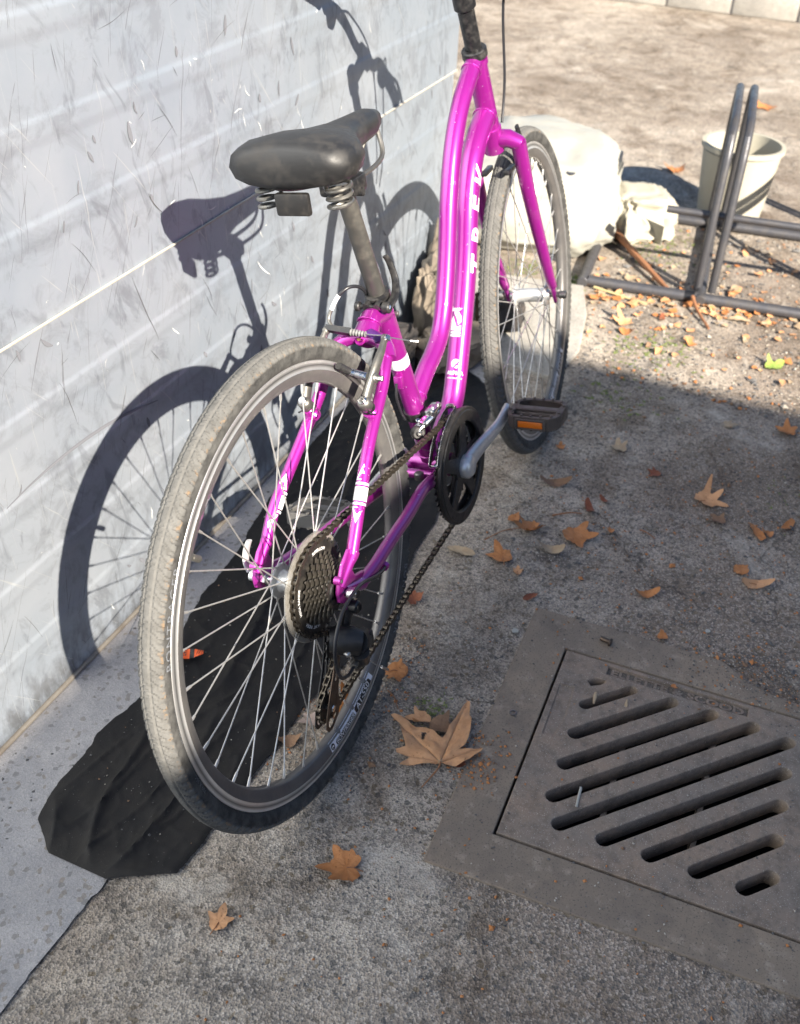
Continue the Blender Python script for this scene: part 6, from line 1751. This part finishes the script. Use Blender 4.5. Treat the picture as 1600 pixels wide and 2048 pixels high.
# ------------------------------------------------------------------ loose grit and litter (uncountable)
def pebble_into(m, x, y, r, z, rnd):
    base = [(1, 0, 0), (-1, 0, 0), (0, 1, 0), (0, -1, 0), (0, 0, 1), (0, 0, -1)]
    sx_, sy_, sz_ = rnd.uniform(.7, 1.3), rnd.uniform(.6, 1.1), rnd.uniform(.4, .8); a = rnd.uniform(0, PI)
    vs = []
    for b in base:
        X_ = b[0] * sx_ + rnd.uniform(-.25, .25); Y_ = b[1] * sy_ + rnd.uniform(-.25, .25)
        vs.append((x + r * (X_ * math.cos(a) - Y_ * math.sin(a)), y + r * (X_ * math.sin(a) + Y_ * math.cos(a)), z + r * (b[2] * sz_ + sz_ * .45)))
    m.add(vs, [(0, 2, 4), (2, 1, 4), (1, 3, 4), (3, 0, 4), (2, 0, 5), (1, 2, 5), (3, 1, 5), (0, 3, 5)])
rp = random.Random(5)
def in_drain(x, y):
    v = Vector((x, y, 0)) - DO; a, b = v.dot(DA), v.dot(DB)
    return -0.09 < a < 0.51 and -0.085 < b < 0.885, (-0.004 < a < 0.424 and -0.004 < b < 0.834)
mats3 = [('dark_grit', 'pebble_mix', 6500, (0.0008, 0.0026)), ('pale_grit', 'pebble_pale', 3200, (0.0007, 0.0021)), ('leaf_crumbs', 'leaf_orange', 1300, (0.0010, 0.0034)), ('brown_crumbs', 'leaf_brown', 700, (0.0010, 0.0030))]
for nm, mt, cnt, (r0, r1) in mats3:
    m = MB()
    k = 0
    while k < cnt:
        z = rp.random()
        if z < 0.40: x, y = rp.uniform(-0.55, 1.5), rp.uniform(-0.85, 0.0)
        elif z < 0.55: x, y = rp.gauss(0.80, 0.25), rp.gauss(-0.42, 0.18)
        elif z < 0.66 and mt.startswith('leaf'): x, y = rp.gauss(0.085, 0.035), rp.gauss(-0.205, 0.022)
        elif z < 0.80: x, y = rp.uniform(1.4, 2.6), rp.uniform(-0.9, 0.1)
        elif z < 0.90: x, y = rp.gauss(0.47, 0.05), rp.gauss(-0.60, 0.08)
        else: x, y = rp.uniform(-0.1, 0.3), rp.uniform(-0.05, 0.1)
        if abs(y) < 0.022 and x < 0.1 and x > -0.1: continue
        fr, cv = in_drain(x, y)
        if cv and rp.random() < 0.75: continue
        if fr and not cv and rp.random() < 0.45: continue
        r = rp.uniform(r0, r1) * (1.0 if x < 1.4 else 2.2)
        if rp.random() < 0.012 and not fr: r *= 2.6
        if cv:
            # keep off the slots
            v = Vector((x, y, 0)) - DO; a, b = v.dot(DA), v.dot(DB)
            bb_ = b if b < 0.395 else b - 0.398
            if 0.04 < a < 0.38 and 0.045 < bb_ < 0.40:
                q = ((a + bb_) - 0.177) / 0.0685
                if abs(q - round(q)) < 0.30: continue
        pebble_into(m, x, y, r, 0.0045 if fr else 0.0006, rp); k += 1
    tag(m.build(nm, mt, smooth=0), 'loose bits scattered over the yard' , None, None, 'stuff')
# pebbles set in the footing
m = MB()
for i in range(330):
    x, y = rp.uniform(-0.6, 1.3), rp.uniform(0.36, 0.475)
    pebble_into(m, x, y, rp.uniform(0.0012, 0.004), 0.0025, rp)
tag(m.build('footing_pebbles', 'pebble_mix', smooth=0), 'dark pebbles showing in the footing', None, None, 'stuff')
# dust, grit and crumbs lying on the tarp
m = MB()
for i in range(420):
    x = rp.uniform(-0.30, 0.9); y0, y1 = interp(TR, x) + .012, interp(TL, x) - .012
    m.cur = rp.choice([0, 0, 0, 1, 2]); pebble_into(m, x, rp.uniform(y0, y1), rp.uniform(0.0006, 0.0019) if rp.random() > .06 else rp.uniform(.002, .004), 0.0085, rp)
tag(m.build('tarp_crumbs', ['pebble_mix', 'leaf_brown', 'pebble_pale'], smooth=0), 'dust and crumbs on the tarp', None, None, 'stuff')
# litter drift in front of and behind the rack bar: leaf scraps, curled
m = MB()
for i in range(330):
    t = rp.random(); x = 1.93 + 0.117 * t * 1.0 + rp.gauss(-0.03, 0.07); y = 0.14 - t * 0.95 + rp.gauss(0, .02)
    if rp.random() < .3: x, y = rp.uniform(1.55, 2.5), rp.uniform(-0.7, 0.15)
    r = rp.uniform(0.006, 0.020); a = rp.uniform(0, 2 * PI); n = 6
    vs = [(x + r * math.cos(a + 2 * PI * q / n) * rp.uniform(.5, 1.1), y + r * math.sin(a + 2 * PI * q / n) * rp.uniform(.4, 1), 0.003 + rp.uniform(0, .6) * r) for q in range(n)]
    vs.append((x, y, 0.002 + 0.2 * r)); m.cur = rp.choice([0, 0, 1, 2])
    m.add(vs, [(q, (q + 1) % n, n) for q in range(n)])
tag(m.build('leaf_litter', ['leaf_tan', 'leaf_orange', 'leaf_pale'], smooth=60), 'drift of broken leaves along the rack bar', None, None, 'stuff')
m = MB()
for (cx, cy, sd, cnt) in ((0.155, -0.095, 0.018, 70), (0.135, -0.115, 0.015, 50), (1.60, -0.13, 0.06, 150), (1.93, 0.17, 0.03, 120), (2.35, 0.0, 0.09, 260), (1.32, -0.12, 0.05, 60), (1.05, -0.62, 0.05, 60), (1.95, 0.33, 0.05, 120)):
    for i in range(cnt):
        x, y = rp.gauss(cx, sd), rp.gauss(cy, sd); a = rp.uniform(0, 2 * PI); L_ = rp.uniform(.003, .009) * (1 if x < 1.2 else 2); w = L_ * .3; h = rp.uniform(0.001, 0.006)
        dx, dy = math.cos(a), math.sin(a)
        m.add([(x - dy * w, y + dx * w, .001), (x + dy * w, y - dx * w, .001), (x + dx * L_, y + dy * L_, h)], [(0, 1, 2)])
tag(m.build('moss', 'moss', smooth=0), 'tiny tufts of green moss and weed', None, None, 'stuff')

# ------------------------------------------------------------------ BLACK TUBE RACK
rk = empty('bike_rack', label='low black tubular steel bicycle rack standing on the sunlit yard', cat='bike rack')
RO = Vector((1.923, 0.139, 0)); E1 = Vector((0.117, -0.993, 0)).normalized(); E2 = Vector((0.993, 0.117, 0)).normalized()
def rp3(a, b, z): return RO + E1 * a + E2 * b + Vector((0, 0, z))
def rtube(name, pts, r=0.0165, lab=None):
    m = MB(); m.tube(pts, r, 18)
    return m.build(name, 'dark_steel', rk, lab)
rtube('base_bar', [rp3(0.015, 0, .0175), rp3(1.75, 0, .0175)], lab='front base bar'); rtube('base_bar', [rp3(0, 0.62, .0175), rp3(1.75, 0.62, .0175)], lab='rear base bar')
for a in (0.0, 0.345, 0.93, 1.50):
    rtube('cross_bar', [rp3(a, -0.02, .0185 if a else .0175), rp3(a, 0.62, .0185)])
    m = MB(); m.disc(rp3(a, -0.021, .0185), E2, 0.0155, 0.004, 20, .001); m.build('end_cap', 'dark_steel', rk)
    for q in ((-0.012, 0.030) if a else (0.0,)):
        if a == 0: continue
        rtube('upright', [rp3(a + q, 0.05, .02), rp3(a + q, 0.055, .40), rp3(a + q, 0.08, .46), rp3(a + q, 0.14, .49), rp3(a + q, 0.5, .49), rp3(a + q, 0.57, .46), rp3(a + q, 0.60, .40), rp3(a + q, 0.61, .02)], 0.0125)
rtube('top_rail', [rp3(0.2, 0.075, .24), rp3(1.75, 0.075, .24)], 0.0105)
m = MB(); m.tube([rp3(0.300, 0, .0175), rp3(0.328, 0, .0175)], 0.0178, 18); m.build('tape_wrap', 'decal_black', rk)

# ------------------------------------------------------------------ WHITE SACKS, TUB, POST, ROCKS
def ridge(p, s_, sd):
    return (1 - abs(nz(p.x * s_ + sd, p.y * s_, p.z * s_)) * 2) ** 3
def lump(name, label, cat, c, dims, mat, seed, amp=0.14, sub=4, flat=True, rot=0.0, crease=0.0):
    bm = bmesh.new(); bmesh.ops.create_icosphere(bm, subdivisions=sub, radius=1)
    for v in bm.verts:
        p = v.co.copy(); e = 0.62
        q = Vector([math.copysign(abs(t) ** e, t) for t in p])
        k = 1 + amp * fbm(p.x * 1.6 + seed, p.y * 1.6, p.z * 1.6) + crease * (0.35 * ridge(p, 2.2, seed) + 0.22 * ridge(p, 5.0, seed + 3) + 0.12 * ridge(p, 11.0, seed + 7)) - crease * 0.3
        v.co = Vector((q.x * dims[0] / 2 * k, q.y * dims[1] / 2 * k, q.z * dims[2] / 2 * k))
    zmin = -dims[2] / 2 * 0.86
    for v in bm.verts: v.co.z = max(v.co.z, zmin) - zmin
    bm.verts.index_update()
    m = MB().add([v.co for v in bm.verts], [tuple(v.index for v in f.verts) for f in bm.faces], Matrix.Rotation(rot, 4, 'Z')); bm.free()
    o = m.build(name, mat, smooth=65 if flat else 30); o.location = c
    if cat: tag(o, label, cat)
    return o
s1 = lump('sack', 'bulky white plastic sack behind the front wheel', 'sack', (2.30, 0.42, 0.0), (0.62, 0.55, 0.33), 'white_plastic', 3.1, 0.10, 5, rot=0.2, crease=0.10)
m = MB(); m.tube(spline([(-0.27, -0.10, 0.16), (-0.20, -0.17, 0.22), (-0.05, -0.20, 0.245), (0.10, -0.19, 0.24), (0.24, -0.12, 0.17)], 6), 0.006, 8); m.build('sewn_seam', 'cream_sack', s1)
s2 = lump('sack', 'small crumpled cream bag with folded corners beside the red stick', 'sack', (2.44, 0.10, 0.0), (0.26, 0.22, 0.15), 'cream_sack', 8.2, 0.22, 5, rot=0.5, crease=0.2)
m = MB(); vs, fs = plate([[(-.05, -.06), (.07, -.05), (.05, .06), (-.03, .05)]], 0.003); m.add(vs, fs, Matrix.Translation((-0.10, -0.06, 0.055)) @ Matrix.Rotation(1.0, 4, 'Y') @ Matrix.Rotation(.4, 4, 'X')); m.build('folded_flap', 'white_plastic', s2)
tub = empty('plastic_tub', label='pale grey plastic tub standing behind the rack uprights', cat='tub', xf=Matrix.Translation((2.72, -0.16, 0)))
m = MB(); m.lathe([(0.0001, 0.0), (0.105, 0.0), (0.130, 0.24), (0.138, 0.24), (0.138, 0.255), (0.124, 0.255), (0.100, 0.012), (0.0001, 0.012)], (0, 0, 0), (0, 0, 1), 40); m.build('tub_wall', 'cream_sack', tub)
m = MB(); m.tube([(0.13 * math.cos(a), 0.13 * math.sin(a), 0.235 + 0.0 * a) for a in [PI * i / 14 for i in range(15)]], 0.003, 8); m.build('handle', 'dull_alloy', tub)
ps = empty('steel_post', label='thin black steel leg standing behind the front wheel hub', cat='post')
m = MB(); m.tube([(2.09, 0.262, 0.0), (2.09, 0.262, 0.27)], 0.014, 14); m.build('post', 'dark_steel', ps)
m = MB(); m.disc((2.09, 0.262, 0.004), (0, 0, 1), 0.04, 0.008, 24, .002); m.build('foot_plate', 'dark_steel', ps)
RK = [('chunk of pale broken stone leaning at the end of the wall', (1.42, 0.395, 0.004), (0.16, 0.13, 0.24), 'rock_brown', 1.0, 0.2),
      ('flat brown stone lying in front of the leaning chunk', (1.31, 0.31, 0.004), (0.20, 0.14, 0.085), 'rock_brown', 4.0, -0.4),
      ('black charred lump against the wall foot', (1.20, 0.425, 0.006), (0.13, 0.09, 0.11), 'charred', 7.0, 0.3),
      ('tall split stone right at the wall corner', (1.52, 0.42, 0.004), (0.10, 0.12, 0.30), 'rock_brown', 9.0, 0.1),
      ('small pale stone resting beside the charred lump', (1.235, 0.352, 0.006), (0.09, 0.08, 0.075), 'rock_brown', 12.0, 0.9),
      ('dark stone half hidden behind the down tube', (1.53, 0.27, 0.012), (0.13, 0.12, 0.10), 'charred', 15.0, 0.5)]
for lab, c, d, mt, sd, ro in RK:
    lump('rock', lab, 'rock', c, d, mt, sd, 0.28, 4, False, ro, 0.30)
# low block wall that closes the yard
lw = empty('block_wall', label='low wall of pale concrete blocks across the far end of the yard', cat='wall')
bm0 = MB(); bm0.box((0, 0, 0), (0.20, 0.385, 0.185), bev=0.006); blk = bm0.build('block', 'slab_concrete', lw)
first = True
for row in range(2):
    for i in range(20):
        X = Matrix.Translation((6.3 + rp.uniform(-.004, .004), -4.2 + 0.4 * i + (0.2 if row % 2 else 0), 0.095 + 0.195 * row))
        if first: blk.matrix_basis = X; first = False
        else: inst(blk, lw, X)
m = MB(); m.box((6.3, -0.3, 0.195), (0.17, 8.1, 0.385)); m.build('mortar_core', 'strip_concrete', lw, smooth=0)
